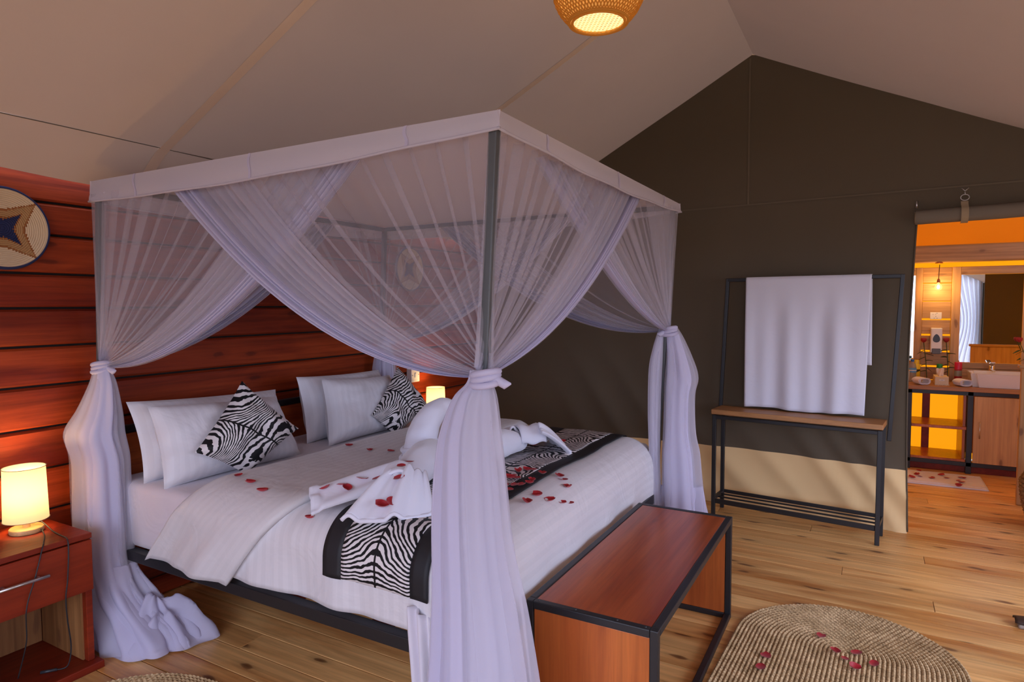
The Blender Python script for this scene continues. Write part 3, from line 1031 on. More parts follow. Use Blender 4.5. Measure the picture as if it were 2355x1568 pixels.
# ------------------------------------------------------------------ bedside units and their lamps
def nightstand(label, ox):
    t = thing('nightstand', label, 'nightstand', 'bedside drawer units')
    x0, x1, y0, y1 = 0.885 + ox, 1.364 + ox, 2.692, 3.055
    box('top_board', (x0 - 0.004, y0 - 0.004, 0.528), (x1 + 0.003, y1, 0.55), 'night_wood', t)
    for xx in (x0, x1 - 0.025):
        box('side_panel', (xx, y0 + 0.004, 0.03), (xx + 0.025, y1, 0.527), 'night_wood', t)
    box('inner_side', (x1 - 0.032, y0 + 0.03, 0.032), (x1 - 0.0255, y1 - 0.02, 0.33), 'raw_wood', t, 0)
    box('back_panel', (x0 + 0.026, y1 - 0.016, 0.032), (x1 - 0.033, y1 - 0.004, 0.33), 'raw_wood', t, 0)
    box('base_board', (x0 - 0.02, y0 - 0.035, 0.0), (x1 + 0.016, y1, 0.03), 'night_wood', t)
    dr = box('drawer', (x0 + 0.002, y0 - 0.012, 0.322), (x1 - 0.002, y0 + 0.004, 0.525), 'night_wood', t)
    hm = MB().tube([(x0 + 0.14, y0 - 0.042, 0.447), (x1 - 0.17, y0 - 0.042, 0.447)], 0.006, 10)
    for xx in (x0 + 0.17, x1 - 0.20):
        hm.tube([(xx, y0 - 0.012, 0.447), (xx, y0 - 0.042, 0.447)], 0.005, 8)
    hm.build('handle', 'brushed_steel', dr, True)
    return rebase(t, ((x0 + x1) / 2, (y0 + y1) / 2, 0))


nightstand('dark red wooden bedside unit with a steel-handled drawer, nearer the woven plate rim', 0.0)
nightstand('dark red wooden bedside unit on the far bed side under the wall socket', 2.80)

shade_mat = emit('lamp_shade_cloth', (1.0, 0.74, 0.34), 0.42, (0.90, 0.82, 0.66), 0.6)
bulb_mat = emit('warm_bulb', (1.0, 0.72, 0.34), 25.0)


def table_lamp(label, c, power):
    t = thing('table_lamp', label, 'table lamp', 'lit bedside lamps')
    cx, cy, z0 = c
    MB().lathe([(0, 0), (0.056, 0), (0.058, 0.003), (0.058, 0.017), (0.055, 0.02), (0, 0.02)], c, 32).build('base', 'lamp_wood', t, True)
    MB().lathe([(0.013, 0.02), (0.013, 0.075), (0, 0.075)], c, 16).build('stem', 'lamp_wood', t, True)
    MB().lathe([(0.076, 0.052), (0.071, 0.262), (0.0695, 0.262), (0.0745, 0.052)], c, 40, close=True).build('lamp_shade', shade_mat, t, True)
    rim = MB()
    for rr, zz in ((0.0735, 0.262), (0.0775, 0.052)):
        rim.tube([(cx + rr * math.cos(k * PI / 20), cy + rr * math.sin(k * PI / 20), z0 + zz) for k in range(41)], 0.0013, 5, False)
    rim.build('shade_rim', 'beige_webbing', t, True)
    MB().lathe([(0.012, 0.075), (0.014, 0.10), (0, 0.10)], c, 12).build('bulb_holder', 'white_plastic', t, True)
    MB().lathe([(0.0, 0.10), (0.012, 0.105), (0.027, 0.135), (0.024, 0.155), (0, 0.168)], c, 16).build('bulb', bulb_mat, t, True)
    l = bpy.data.lights.new('lamp_glow', 'POINT')
    l.energy = power
    l.color = (1.0, 0.60, 0.24)
    l.shadow_soft_size = 0.03
    lo = bpy.data.objects.new('lamp_glow', l)
    lo.location = (cx, cy, z0 + 0.21)
    link(lo, t)
    MB().lathe([(0, 0), (0.004, 0), (0.004, 0.003), (0, 0.003)], (cx + 0.03, cy - 0.049, z0 + 0.0085), 8, Matrix.Rotation(PI / 2, 4, 'X')).build('cord_socket', 'dark_plastic', t)
    return t


def cord(name, pts, r, m, parent, k=8):
    P = [list(p) for p in pts]
    n = (len(P) - 1) * k
    return MB().tube([catmull(P, q / n) for q in range(n + 1)], r, 6).build(name, m, parent, True)


l1 = table_lamp('lit table lamp with cream drum shade on the nearer red bedside unit', (1.245, 2.925, 0.55), 5.0)
cord('cord', [(1.275, 2.873, 0.56), (1.25, 2.80, 0.555), (1.21, 2.72, 0.553), (1.19, 2.683, 0.548), (1.155, 2.667, 0.45), (1.13, 2.665, 0.38), (1.12, 2.665, 0.33), (1.125, 2.68, 0.28), (1.13, 2.70, 0.2), (1.12, 2.75, 0.06)], 0.0022, 'black_cord', l1)
c2 = cord('cord', [(1.262, 2.96, 0.60), (1.285, 2.90, 0.585), (1.29, 2.82, 0.556), (1.285, 2.75, 0.553), (1.275, 2.683, 0.552), (1.27, 2.668, 0.50), (1.262, 2.666, 0.40), (1.255, 2.67, 0.33), (1.262, 2.68, 0.24), (1.28, 2.70, 0.12), (1.27, 2.71, 0.045), (1.24, 2.735, 0.036)], 0.0026, 'black_cord', l1)
MB().tube([(1.243, 2.733, 0.037), (1.20, 2.765, 0.037)], 0.006, 8).build('cord_switch', 'dark_plastic', l1, True)
l2 = table_lamp('lit table lamp with cream drum shade behind the farther zebra cushion', (4.02, 2.93, 0.55), 5.0)
MB().tube([(4.0, 2.87, 0.56), (3.96, 2.86, 0.60), (3.955, 2.87, 0.62)], 0.0022, 6).build('cord', 'black_cord', l2, True)
rebase(l1, (1.245, 2.925, 0.55))
rebase(l2, (4.02, 2.93, 0.55))

# wall socket beside the far lamp
so = thing('wall_socket', 'white square wall socket box on the red boards above the far lamp', 'socket')
box('socket_box', (3.84, YB - 0.042, 0.865), (3.935, YB - 0.0005, 0.965), 'white_plastic', so, 0.004)
box('socket_plate', (3.837, YB - 0.050, 0.862), (3.938, YB - 0.042, 0.968), 'white_plastic', so, 0.004)
for xx in (3.85, 3.925):
    MB().lathe([(0, 0), (0.003, 0), (0.003, 0.002), (0, 0.002)], (xx, YB - 0.0502, 0.915), 8, Matrix.Rotation(PI / 2, 4, 'X')).build('screw', 'dark_plastic', so)
box('switch_rocker', (3.877, YB - 0.054, 0.895), (3.897, YB - 0.050, 0.93), 'white_plastic', so, 0.002)
rebase(so, (3.887, YB, 0.86))


# ------------------------------------------------------------------ woven wall plates
def plate_mat():
    t = NT('woven_plate')
    tc = t.n('TexCoord').outputs['Object']
    s = t.n('SeparateXYZ', {0: tc}).outputs
    r = t.math('SQRT', t.math('ADD', t.math('MULTIPLY', s[0], s[0]), t.math('MULTIPLY', s[2], s[2])))
    ri = t.math('DIVIDE', t.math('FLOOR', t.math('DIVIDE', r, 0.0078)), 20.5)          # coil number
    ang = t.math('ARCTAN2', s[2], s[0])
    st = t.math('DIVIDE', t.math('FLOOR', t.math('MULTIPLY', ang, 36.0)), 36.0)
    # four-pointed star with straight sides: angle from the nearest tip
    W = PI / 4
    tipa = t.math('SUBTRACT', W, t.math('PINGPONG', t.math('ADD', st, 8 * PI), W))

    def star_r(r1, r2):
        den = t.math('ADD', t.math('MULTIPLY', t.math('SINE', tipa), r1), t.math('MULTIPLY', t.math('SINE', t.math('SUBTRACT', W, tipa)), r2))
        return t.math('DIVIDE', r1 * r2 * math.sin(W), den)
    star = star_r(0.97, 0.45)
    star2 = star_r(0.52, 0.19)
    inner = t.math('LESS_THAN', ri, star)
    inner_b = t.math('LESS_THAN', ri, t.math('SUBTRACT', star, 0.055))
    blue = t.math('LESS_THAN', ri, star2)
    blue_b = t.math('LESS_THAN', ri, t.math('ADD', star2, 0.05))
    c = t.mix(inner, (0.66, 0.50, 0.32), (0.30, 0.10, 0.02))
    c = t.mix(inner_b, c, (0.42, 0.23, 0.09))
    c = t.mix(blue_b, c, (0.30, 0.10, 0.02))
    c = t.mix(blue, c, (0.010, 0.016, 0.075))
    rim = t.math('GREATER_THAN', ri, 0.955)
    c = t.mix(rim, c, (0.010, 0.018, 0.085))
    p = t.principled(c, 0.8)
    fr = t.math('PINGPONG', t.math('DIVIDE', r, 0.0078), 0.5)
    b = t.n('Bump', {'Strength': 0.5, 'Distance': 0.002, 'Height': t.n('TexNoise', {'Vector': tc, 'Scale': 260.0}).outputs[0]})
    t.t.links.new(b.outputs[0], p.inputs['Normal'])
    return t.surf(p.outputs[0])


plate_mat()


def plate(label, c, R=0.162):
    prof = []
    n = int(R / 0.0078)
    for k in range(n + 1):
        for q in range(4):
            rr = (k + q / 4) * 0.0078
            if rr > R:
                break
            prof.append((rr, 0.012 - 0.0036 * abs(math.sin(PI * q / 4)) - 0.014 * (rr / R) ** 3))
    V, F = [], []
    N = 72
    for rr, yy in prof:
        for k in range(N):
            a = 2 * PI * k / N
            V.append((rr * math.cos(a), yy, rr * math.sin(a)))
    for i in range(len(prof) - 1):
        for k in range(N):
            F.append((i * N + k, i * N + (k + 1) % N, (i + 1) * N + (k + 1) % N, (i + 1) * N + k))
    t = thing('woven_plate', label, 'wall plate', 'woven plates on the boards')
    o = mesh('coil_disc', V, F, 'woven_plate', t, True)
    md = o.modifiers.new('thickness', 'SOLIDIFY'); md.thickness = 0.006
    MB().tube([(R * math.cos(k * PI / 36), 0, R * math.sin(k * PI / 36)) for k in range(73)], 0.0055, 8, False).build('rim', plain('plate_rim' , (0.010, 0.018, 0.085), 0.8) if 'plate_rim' not in MATS else 'plate_rim', t, True)
    t.location = c
    t.rotation_euler = (0, 0.04, 0)
    return t


plate('woven round wall plate with blue star, beside the nearer net curtain', (1.268, YB - 0.020, 1.765))
plate('woven round wall plate seen faintly through the net on the far boards', (3.87, YB - 0.020, 1.72))

# ------------------------------------------------------------------ pendant basket lamp
bamboo = emit('bamboo_outer', (1.0, 0.38, 0.05), 0.10, (0.58, 0.30, 0.07), 0.5)
bamboo_in = emit('bamboo_inner', (1.0, 0.58, 0.17), 0.36, (0.60, 0.38, 0.12), 0.5)
bamboo_disc = emit('bamboo_disc', (1.0, 0.78, 0.44), 1.0, (0.45, 0.32, 0.15), 0.5)
pend = thing('pendant_lamp', 'lit woven bamboo basket pendant lamp hanging from the tent ridge', 'pendant lamp')
PC = Vector((1.93, 0.765, 2.445))


def pr(h):      # radius of the basket by height, -0.105 (open bottom) .. 0.12
    return 0.146 * math.sqrt(max(0.02, 1 - (abs(h - 0.015) / 0.158) ** 2.3)) if h > -0.13 else 0.07


def weave(name, m, n, r_off, tw, sgn, wd):
    V, F = [], []
    rows = 22
    for k in range(n):
        a0 = 2 * PI * k / n
        b = len(V)
        for j in range(rows + 1):
            h = lerp(-0.112, 0.14, j / rows)
            a = a0 + sgn * tw * j / rows
            r = pr(h) + r_off + 0.0012 * math.sin(j * 1.6 + k * PI)
            da = wd / max(r, 0.05)
            for s in (-1, 1):
                V.append(PC + Vector((r * math.cos(a + s * da), r * math.sin(a + s * da), h)))
        for j in range(rows):
            F.append((b + 2 * j, b + 2 * j + 1, b + 2 * j + 3, b + 2 * j + 2))
    o = mesh(name, V, F, m, pend)
    o['kind'] = 'stuff'
    md = o.modifiers.new('thickness', 'SOLIDIFY'); md.thickness = 0.0012
    return o


weave('bamboo_weave', bamboo, 64, 0.0, 1.5, 1, 0.0022)
weave('bamboo_weave', bamboo, 64, 0.002, 1.5, -1, 0.0022)
weave('inner_weave', bamboo_in, 56, -0.010, 1.1, 1, 0.0034)
weave('inner_weave', bamboo_in, 56, -0.012, 1.1, -1, 0.0034)
rb = pr(-0.112)
for rr, zz, m in ((rb, -0.114, bamboo), (rb - 0.010, -0.116, bamboo), (0.06, 0.145, bamboo)):
    MB().tube([PC + Vector((rr * math.cos(k * PI / 24), rr * math.sin(k * PI / 24), zz)) for k in range(49)], 0.0045, 6, False).build('ring', m, pend, True)
lat = MB()
for k in range(-6, 7):
    o_ = k * 0.0122
    h_ = math.sqrt(max(0, (rb - 0.008) ** 2 - o_ * o_))
    if h_ > 0.01:
        for ang in (0.6, 0.6 + PI / 2):
            d, e = Vector((math.cos(ang), math.sin(ang), 0)), Vector((-math.sin(ang), math.cos(ang), 0))
            lat.bar(PC + e * o_ - d * h_ + Vector((0, 0, -0.108)), PC + e * o_ + d * h_ + Vector((0, 0, -0.108)), 0.0050, 0.0012)
tag(lat.build('lattice_disc', bamboo_disc, pend), kind='stuff')
MB().tube([PC + Vector((0, 0, 0.14)), (PC.x, 0.755, 3.15)], 0.003, 6).build('cord', 'black_cord', pend, True)
MB().lathe([(0.0, 0.145), (0.018, 0.145), (0.02, 0.08), (0, 0.08)], PC, 14).build('bulb_holder', 'black_metal', pend, True)
MB().lathe([(0, 0.08), (0.016, 0.075), (0.03, 0.04), (0.02, 0.01), (0, 0.0)], PC, 16).build('bulb', emit('pendant_bulb', (1.0, 0.7, 0.3), 1.2), pend, True)
pl = bpy.data.lights.new('pendant_glow', 'POINT')
pl.energy = 1.2
pl.color = (1.0, 0.62, 0.26)
pl.shadow_soft_size = 0.03
plo = bpy.data.objects.new('pendant_glow', pl)
plo.location = PC + Vector((0, 0, -0.03))
link(plo, pend)
rebase(pend, PC)

# ------------------------------------------------------------------ towel rack by the canvas gable
rack = thing('towel_rack', 'black metal clothes rack with a wooden shelf against the canvas', 'rack')
O = Vector((4.352, -0.068, 0))
E1 = Vector((0.108, 0.994, 0)).normalized()
E2 = Vector((0.994, -0.108, 0)).normalized()
RL, RD, RZ = 0.985, 0.195, 0.70


def rp(a, d, z, lean=0.0):
    return O + E1 * a + E2 * d + Vector((0, 0, z))


for a in (0, RL):
    for d in (0, RD):
        MB().bar(rp(a, d, 0), rp(a, d, RZ - 0.005), 0.026).build('leg', 'black_metal', rack, bevel=0.003)
for d in (0, RD):
    MB().bar(rp(0, d, RZ - 0.02), rp(RL, d, RZ - 0.02), 0.024).build('shelf_rail', 'black_metal', rack, bevel=0.003)
for a in (0, RL):
    MB().bar(rp(a, 0, 0.115), rp(a, RD, 0.115), 0.022).build('cross_rail', 'black_metal', rack, bevel=0.003)
for d, hh, zz in ((0, 0.032, 0.10), (RD * 0.36, 0.010, 0.112), (RD * 0.68, 0.010, 0.116), (RD, 0.024, 0.122)):
    MB().bar(rp(0.013, d, zz), rp(RL - 0.013, d, zz), 0.014, hh).build('shoe_bar', 'black_metal', rack, bevel=0.003)
sb = MB()
e = 0.018
P4 = [rp(-e, -e, 0), rp(RL + e, -e, 0), rp(RL + e, RD + e * 0.3, 0), rp(-e, RD + e * 0.3, 0)]
V = [p + Vector((0, 0, RZ)) for p in P4] + [p + Vector((0, 0, RZ + 0.032)) for p in P4]
ob = mesh('shelf_board', V, [(0, 3, 2, 1), (4, 5, 6, 7), (0, 1, 5, 4), (1, 2, 6, 5), (2, 3, 7, 6), (3, 0, 4, 7)], 'rack_wood', rack)
md = ob.modifiers.new('soft_edges', 'BEVEL'); md.width = 0.003
UD = RD + 0.012
ub, ut = 0.60, 1.625
u0b, u0t = rp(-0.03, UD, ub), rp(-0.078, UD - 0.01, ut)
u1b, u1t = rp(RL + 0.025, UD, ub + 0.1), rp(RL - 0.018, UD - 0.01, ut)
MB().bar(u0b, u0t, 0.024).build('upright', 'black_metal', rack, bevel=0.003)
MB().bar(u1b, u1t, 0.024).build('upright', 'black_metal', rack, bevel=0.003)
MB().bar(u0t + Vector((0, 0, -0.012)), u1t + Vector((0, 0, -0.012)), 0.024).build('hanging_bar', 'black_metal', rack, bevel=0.003)
rebase(rack, rp(RL / 2, RD / 2, 0))


# white towel folded over the bar
def towel(u, v):
    # v 0 = back hem, then over the bar, to the front hem
    Lb, Lf, r = 0.55, 0.868, 0.017
    tot = Lb + PI * r + Lf
    s = v * tot
    wdt = 0.755
    a = lerp(0.84, 0.84 - wdt, u)
    mid = u0t.lerp(u1t, max(0, min(1, (a + 0.078) / (RL + 0.06))))
    barp = rp(a, UD - 0.01, ut - 0.012)
    fold = 0.011 * math.sin(u * 17 + 0.8) + 0.007 * math.sin(u * 33 + 2) + 0.008 * nz(u * 6, v * 3)
    if s < Lb:
        h = Lb - s
        p = barp + E2 * (r + 0.002 + 0.4 * fold * h / Lb) + Vector((0, 0, -h)) + E1 * (-0.018 * h)
    elif s < Lb + PI * r:
        th = (s - Lb) / r
        p = barp + E2 * (r * math.cos(th)) + Vector((0, 0, r * math.sin(th)))
    else:
        h = s - Lb - PI * r
        q = sm(h / 0.5)
        p = barp - E2 * (r + 0.018 * h) - E2 * (fold * q) + Vector((0, 0, -h + 0.006 * math.sin(u * 9) * h)) + E1 * (0.035 * h * (u) * u - 0.012 * h)
    return p


tw = grid('bath_towel', towel, 70, 70, 'towel_cloth', thick=0.006, uv=None)
tag(tw, 'large white bath towel hung over the rack bar', 'towel')


# ------------------------------------------------------------------ woven grass rugs
def rug(label, c, a_len, rad, ang, rows):
    t = NT('grass_rope') if 'grass_rope' not in MATS else None
    if t:
        tc = t.n('TexCoord').outputs['Object']
        n1 = t.n('TexNoise', {'Vector': tc, 'Scale': 14.0, 'Detail': 5.0}).outputs[0]
        n2 = t.n('TexNoise', {'Vector': tc, 'Scale': 120.0, 'Detail': 2.0}).outputs[0]
        cc = t.ramp(n1, [(0.3, (0.48, 0.33, 0.16)), (0.55, (0.66, 0.48, 0.26)), (0.75, (0.80, 0.60, 0.34))])
        cc = t.mix(1.0, cc, t.ramp(n2, [(0.35, (0.6, 0.55, 0.5)), (0.6, (1.1, 1.08, 1.05))]), 'MULTIPLY')
        p = t.principled(cc, 0.85)
        b = t.n('Bump', {'Strength': 0.6, 'Distance': 0.003, 'Height': n2})
        t.t.links.new(b.outputs[0], p.inputs['Normal'])
        t.surf(p.outputs[0])
    pitch = rad / rows
    V, F = [], []
    ca, sa = math.cos(ang), math.sin(ang)

    def path(r, q):      # rounded track of half length a_len, radius r, at arc fraction q
        per = 4 * a_len + 2 * PI * r
        s = q * per
        if s < 2 * a_len:
            return (-a_len + s, -r, 0, -1)
        s -= 2 * a_len
        if s < PI * r:
            th = -PI / 2 + s / r
            return (a_len + r * math.cos(th), r * math.sin(th), math.cos(th), math.sin(th))
        s -= PI * r
        if s < 2 * a_len:
            return (a_len - s, r, 0, 1)
        s -= 2 * a_len
        th = PI / 2 + s / r
        return (-a_len + r * math.cos(th), r * math.sin(th), math.cos(th), math.sin(th))
    m = 5
    for k in range(rows):
        r = (k + 0.5) * pitch
        per = 4 * a_len + 2 * PI * r
        n = max(16, int(per / 0.0095))
        b = len(V)
        for i in range(n):
            px, py, nx, ny = path(r, i / n)
            puff = 1 + (0.30 if i % 2 else -0.05)
            for j in range(m):
                th = PI * j / (m - 1)
                oo = -math.cos(th) * pitch * 0.54
                zz = 0.004 + 0.012 * math.sin(th) * puff + (0.002 * nz(px * 20, py * 20))
                X, Y = px + nx * oo, py + ny * oo
                V.append((c[0] + X * ca - Y * sa, c[1] + X * sa + Y * ca, zz))
        for i in range(n):
            i2 = (i + 1) % n
            for j in range(m - 1):
                F.append((b + i * m + j, b + i2 * m + j, b + i2 * m + j + 1, b + i * m + j + 1))
    th = thing('woven_rug', label, 'rug')
    mesh('rope_coils', V, F, 'grass_rope', th)
    rr = rad * 0.99
    bk = []
    for i in range(72):
        px, py, _, _ = path(rr, i / 72)
        bk.append((c[0] + px * ca - py * sa, c[1] + px * sa + py * ca, 0.004))
    mesh('backing', bk, [tuple(range(72))], 'grass_rope', th)
    rebase(th, (c[0], c[1], 0))


rug('oval woven grass rug scattered with petals on the floorboards by the bench', (2.52, 0.075, 0), 0.38, 0.43, -0.05, 26)
rug('woven grass rug whose rim shows below the bed side', (1.15, 1.89, 0), 0.28, 0.40, 1.70, 26)


# ------------------------------------------------------------------ rolled-up bathroom door flap
flap = thing('door_flap', 'canvas door flap rolled up and strapped above the bathroom doorway', 'door flap')


def roll(u, v):
    th = 2 * PI * v
    y = lerp(DY0 + 0.012, DY1 - 0.05, u)
    r = 0.042 * (1 + 0.06 * nz(y * 6, math.cos(th) * 2, math.sin(th) * 2))
    return Vector((GX(y) - 0.068 + r * math.cos(th), y, 1.965 + 0.012 * (DY0 - y) + r * math.sin(th)))


grid('roll', roll, 40, 20, canvas('flap_canvas', (0.20, 0.165, 0.125)), flap)
sp = [(GX(DY0) - 0.068 + 0.040 * (k / 40) * math.cos(k * 0.5), DY0 + 0.012, 1.965 + 0.040 * (k / 40) * math.sin(k * 0.5)) for k in range(41)]
MB().tube(sp, 0.004, 5).build('roll_end', 'beige_webbing', flap, True)
for ys in (-0.465, -1.0):
    xx = GX(ys) - 0.068
    z_ = 1.965 + 0.012 * (DY0 - ys)
    grid('strap', lambda u, v: Vector((xx - 0.051 * math.cos(lerp(-2.0, 1.35, v)), ys + 0.036 * (u - 0.5), z_ + 0.052 * math.sin(lerp(-2.0, 1.35, v)))) if v < 0.9 else Vector((xx - 0.012 - 0.10 * (0.9 - v), ys + 0.036 * (u - 0.5), z_ + 0.05 + 0.25 * (v - 0.9))), 1, 16, 'beige_webbing', flap)
    MB().tube([(xx - 0.012, ys + 0.021 * math.cos(a), z_ + 0.095 + 0.017 * math.sin(a)) for a in [k * PI / 12 for k in range(25)]], 0.0025, 6, False).build('strap_ring', 'brushed_steel', flap, True)
    hk = MB().tube([(xx - 0.01, ys, z_ + 0.112), (xx - 0.005, ys, z_ + 0.135)], 0.003, 6)
    hk.tube([(xx - 0.005, ys - 0.018, z_ + 0.150), (xx - 0.005, ys, z_ + 0.133), (xx - 0.005, ys + 0.018, z_ + 0.150)], 0.003, 6)
    hk.build('strap_hook', 'brushed_steel', flap, True)
MB().tube([(GX(DY0) - 0.014, DY0 + 0.004, 2.028), (GX(DY0) - 0.014, DY0 + 0.004, 2.072)], [0.008, 0.006], 8).build('zip_pull', 'brushed_steel', flap, True)
rebase(flap, (GX(-0.7), -0.7, 1.9))

# ------------------------------------------------------------------ bathroom vanity and what stands on it
van = thing('vanity_cabinet', 'black framed bathroom cabinet with open shelves and one knotty wooden door', 'cabinet')
vx0, vx1 = 6.56, 7.0
vys = (-0.30, -0.735, -1.30)       # uprights
for yy in (-0.318, -0.757, -1.29):
    for xx in (vx0 + 0.02, vx1 - 0.02):
        MB().bar((xx, yy, 0.0), (xx, yy, 0.70), 0.04).build('frame_upright', 'black_metal', van, bevel=0.002)
for z_ in (0.08, 0.685):
    MB().bar((vx0 + 0.02, -0.30, z_), (vx0 + 0.02, -1.31, z_), 0.04, 0.035).build('frame_rail', 'black_metal', van, bevel=0.002)
box('toe_board', (vx0 + 0.05, -1.30, 0.0), (vx0 + 0.07, -0.31, 0.065), 'night_wood', van)
box('shelf', (vx0 + 0.01, -0.736, 0.372), (vx1 - 0.02, -0.338, 0.398), 'stain_wood_end', van)
box('shelf', (vx0 + 0.01, -0.736, 0.095), (vx1 - 0.02, -0.338, 0.118), 'stain_wood_end', van)
box('partition', (vx0 + 0.041, -0.733, 0.10), (vx1 - 0.02, -0.71, 0.668), 'stain_wood_end', van)
box('back_batten', (vx1 - 0.02, -0.50, 0.10), (vx1, -0.44, 0.668), 'night_wood', van)
vd = box('door', (vx0 - 0.012, -1.268, 0.10), (vx0 + 0.008, -0.782, 0.664), 'pine_z', van)
hm = MB().tube([(vx0 - 0.035, -0.822, 0.315), (vx0 - 0.035, -0.822, 0.455)], 0.005, 8)
for z_ in (0.335, 0.435):
    hm.tube([(vx0 - 0.035, -0.822, z_), (vx0 - 0.012, -0.822, z_)], 0.004, 6)
hm.build('handle', 'brushed_steel', vd, True)
box('cabinet_back', (vx1 - 0.018, -1.27, 0.10), (vx1 - 0.006, -0.78, 0.664), 'pine_z', van)
rebase(van, (6.78, -0.8, 0))
ct = box('worktop', (vx0 - 0.03, -1.36, 0.703), (BX - 0.02, -0.24, 0.738), 'rack_wood', bevel=0.004)
tag(ct, 'light wooden worktop along the bathroom cabinet', 'worktop')

# slatted back wall with mirrors
sw = thing('slat_wall', 'pale pine slat wall with frames above the bathroom worktop', 'wall panel')
fx0, fx1 = BX - 0.045, BX - 0.005
for y0, y1 in ((-0.418, -0.362), (-0.708, -0.642), (-1.23, -1.16), (-0.06, 0.0)):
    box('frame_post', (fx0, y0, 0.74), (fx1, y1, 1.775), 'pine_z', sw)
for y0, y1 in ((-0.362, -0.06), (-1.16, -0.708)):
    box('frame_rail', (fx0 + 0.002, y0, 1.705), (fx1, y1, 1.775), 'pine_x', sw)
    box('frame_rail', (fx0 + 0.002, y0, 0.86), (fx1, y1, 0.912), 'pine_x', sw)
    box('lower_board', (fx0 + 0.012, y0, 0.742), (fx1, y1, 0.858), 'pine_x', sw)
zs_ = [0.742, 0.874, 1.014, 1.164, 1.308, 1.468, 1.634, 1.78]
for k in range(len(zs_) - 1):
    box('slat', (fx1 - 0.022, -0.640, zs_[k] + 0.001), (fx1 - 0.004, -0.420, zs_[k + 1] - (0.016 if k < 4 else 0.006)), 'pine_x', sw)
box('ceiling_beam', (BX - 0.20, -1.9, 1.812), (BX - 0.10, 0.5, 1.965), 'pine_x', sw, 0.012)
rebase(sw, (BX, -0.55, 0.742))


def mirror(label, y0, y1):
    t = NT('mirror_glass') if 'mirror_glass' not in MATS else None
    if t:
        t.surf(t.n('BsdfGlossy', {'Color': (0.88, 0.90, 0.90, 1), 'Roughness': 0.0}).outputs[0])
    o = box('wall_mirror', (BX - 0.030, y0, 0.914), (BX - 0.024, y1, 1.703), 'mirror_glass', bevel=0)
    tag(o, label, 'mirror', 'bathroom mirrors')


mirror('bathroom mirror above the white basin reflecting a pale curtain', -1.158, -0.710)
mirror('narrow strip of bathroom mirror beside the canvas door edge', -0.360, -0.062)

# bare bulb
bu = thing('bulb_pendant', 'glowing bare globe bulb on a brown cord under the bathroom beam', 'pendant lamp')
bc = Vector((6.90, -0.528, 1.592))
MB().tube([bc + Vector((0, 0, 0.07)), bc + Vector((-0.005, -0.004, 0.2))], 0.0032, 6).build('cord', 'brown_cord', bu, True)
MB().lathe([(0, 0.212), (0.03, 0.212), (0.03, 0.222), (0, 0.222)], bc, 20).build('ceiling_rose', 'copper', bu, True)
MB().lathe([(0, 0.078), (0.006, 0.075), (0.012, 0.062), (0.013, 0.042), (0.010, 0.036), (0, 0.036)], bc, 16).build('bulb_holder', 'copper', bu, True)
gl = NT('bulb_glass')
gl.surf(gl.n('MixShader', {0: 0.35, 1: gl.n('BsdfTransparent').outputs[0], 2: gl.n('Emission', {'Color': (1, 0.62, 0.22, 1), 'Strength': 2.0}).outputs[0]}).outputs[0])
MB().lathe([(0.010, 0.040), (0.013, 0.028), (0.026, 0.015), (0.030, -0.003), (0.024, -0.020), (0.010, -0.029), (0, -0.030)], bc, 24).build('globe', 'bulb_glass', bu, True)
MB().lathe([(0, 0.022), (0.006, 0.018), (0.012, 0.0), (0.008, -0.014), (0, -0.016)], bc, 14).build('filament', emit('filament_glow', (1.0, 0.75, 0.35), 30.0), bu, True)
pl = bpy.data.lights.new('bulb_glow', 'POINT')
pl.energy = 6.0
pl.color = (1.0, 0.58, 0.20)
pl.shadow_soft_size = 0.035
plo = bpy.data.objects.new('bulb_glow', pl)
plo.location = bc
link(plo, bu)
rebase(bu, bc)

# socket and soap dispenser on the slats
so = thing('wall_socket', 'white multi-pin socket plate on the pine slats under the bare bulb', 'socket')
sx = BX - 0.030
box('socket_plate', (sx, -0.572, 1.300), (sx + 0.012, -0.483, 1.364), 'white_plastic', so, 0.002)
for yy, zz, ly, lz in ((-0.505, 1.345, 0.008, 0.003), (-0.525, 1.345, 0.008, 0.003), (-0.527, 1.325, 0.003, 0.010), (-0.515, 1.310, 0.007, 0.004), (-0.537, 1.310, 0.007, 0.004), (-0.535, 1.356, 0.012, 0.003)):
    box('socket_slot', (sx - 0.0008, yy - ly / 2, zz - lz / 2), (sx + 0.002, yy + ly / 2, zz + lz / 2), 'dark_plastic', so, 0)
rebase(so, (sx, -0.528, 1.30))
sd = thing('soap_dispenser', 'white wall soap dispenser with a dark teardrop window', 'soap dispenser')
box('case', (sx - 0.065, -0.578, 0.995), (sx + 0.004, -0.488, 1.222), 'white_plastic', sd, 0.008)
V = []
for k in range(28):
    a = 2 * PI * k / 28
    V.append((sx - 0.067, -0.533 + 0.027 * math.sin(a) * (1 - 0.28 * math.cos(a)), 1.128 + 0.038 * math.cos(a)))
mesh('window', V, [tuple(range(28))], 'dark_plastic', sd).modifiers.new('thickness', 'SOLIDIFY').thickness = 0.004
box('push_bar', (sx - 0.075, -0.566, 0.985), (sx - 0.03, -0.500, 1.035), plain('grey_plastic', (0.10, 0.10, 0.11), 0.4), sd, 0.004)
rebase(sd, (sx, -0.533, 0.985))

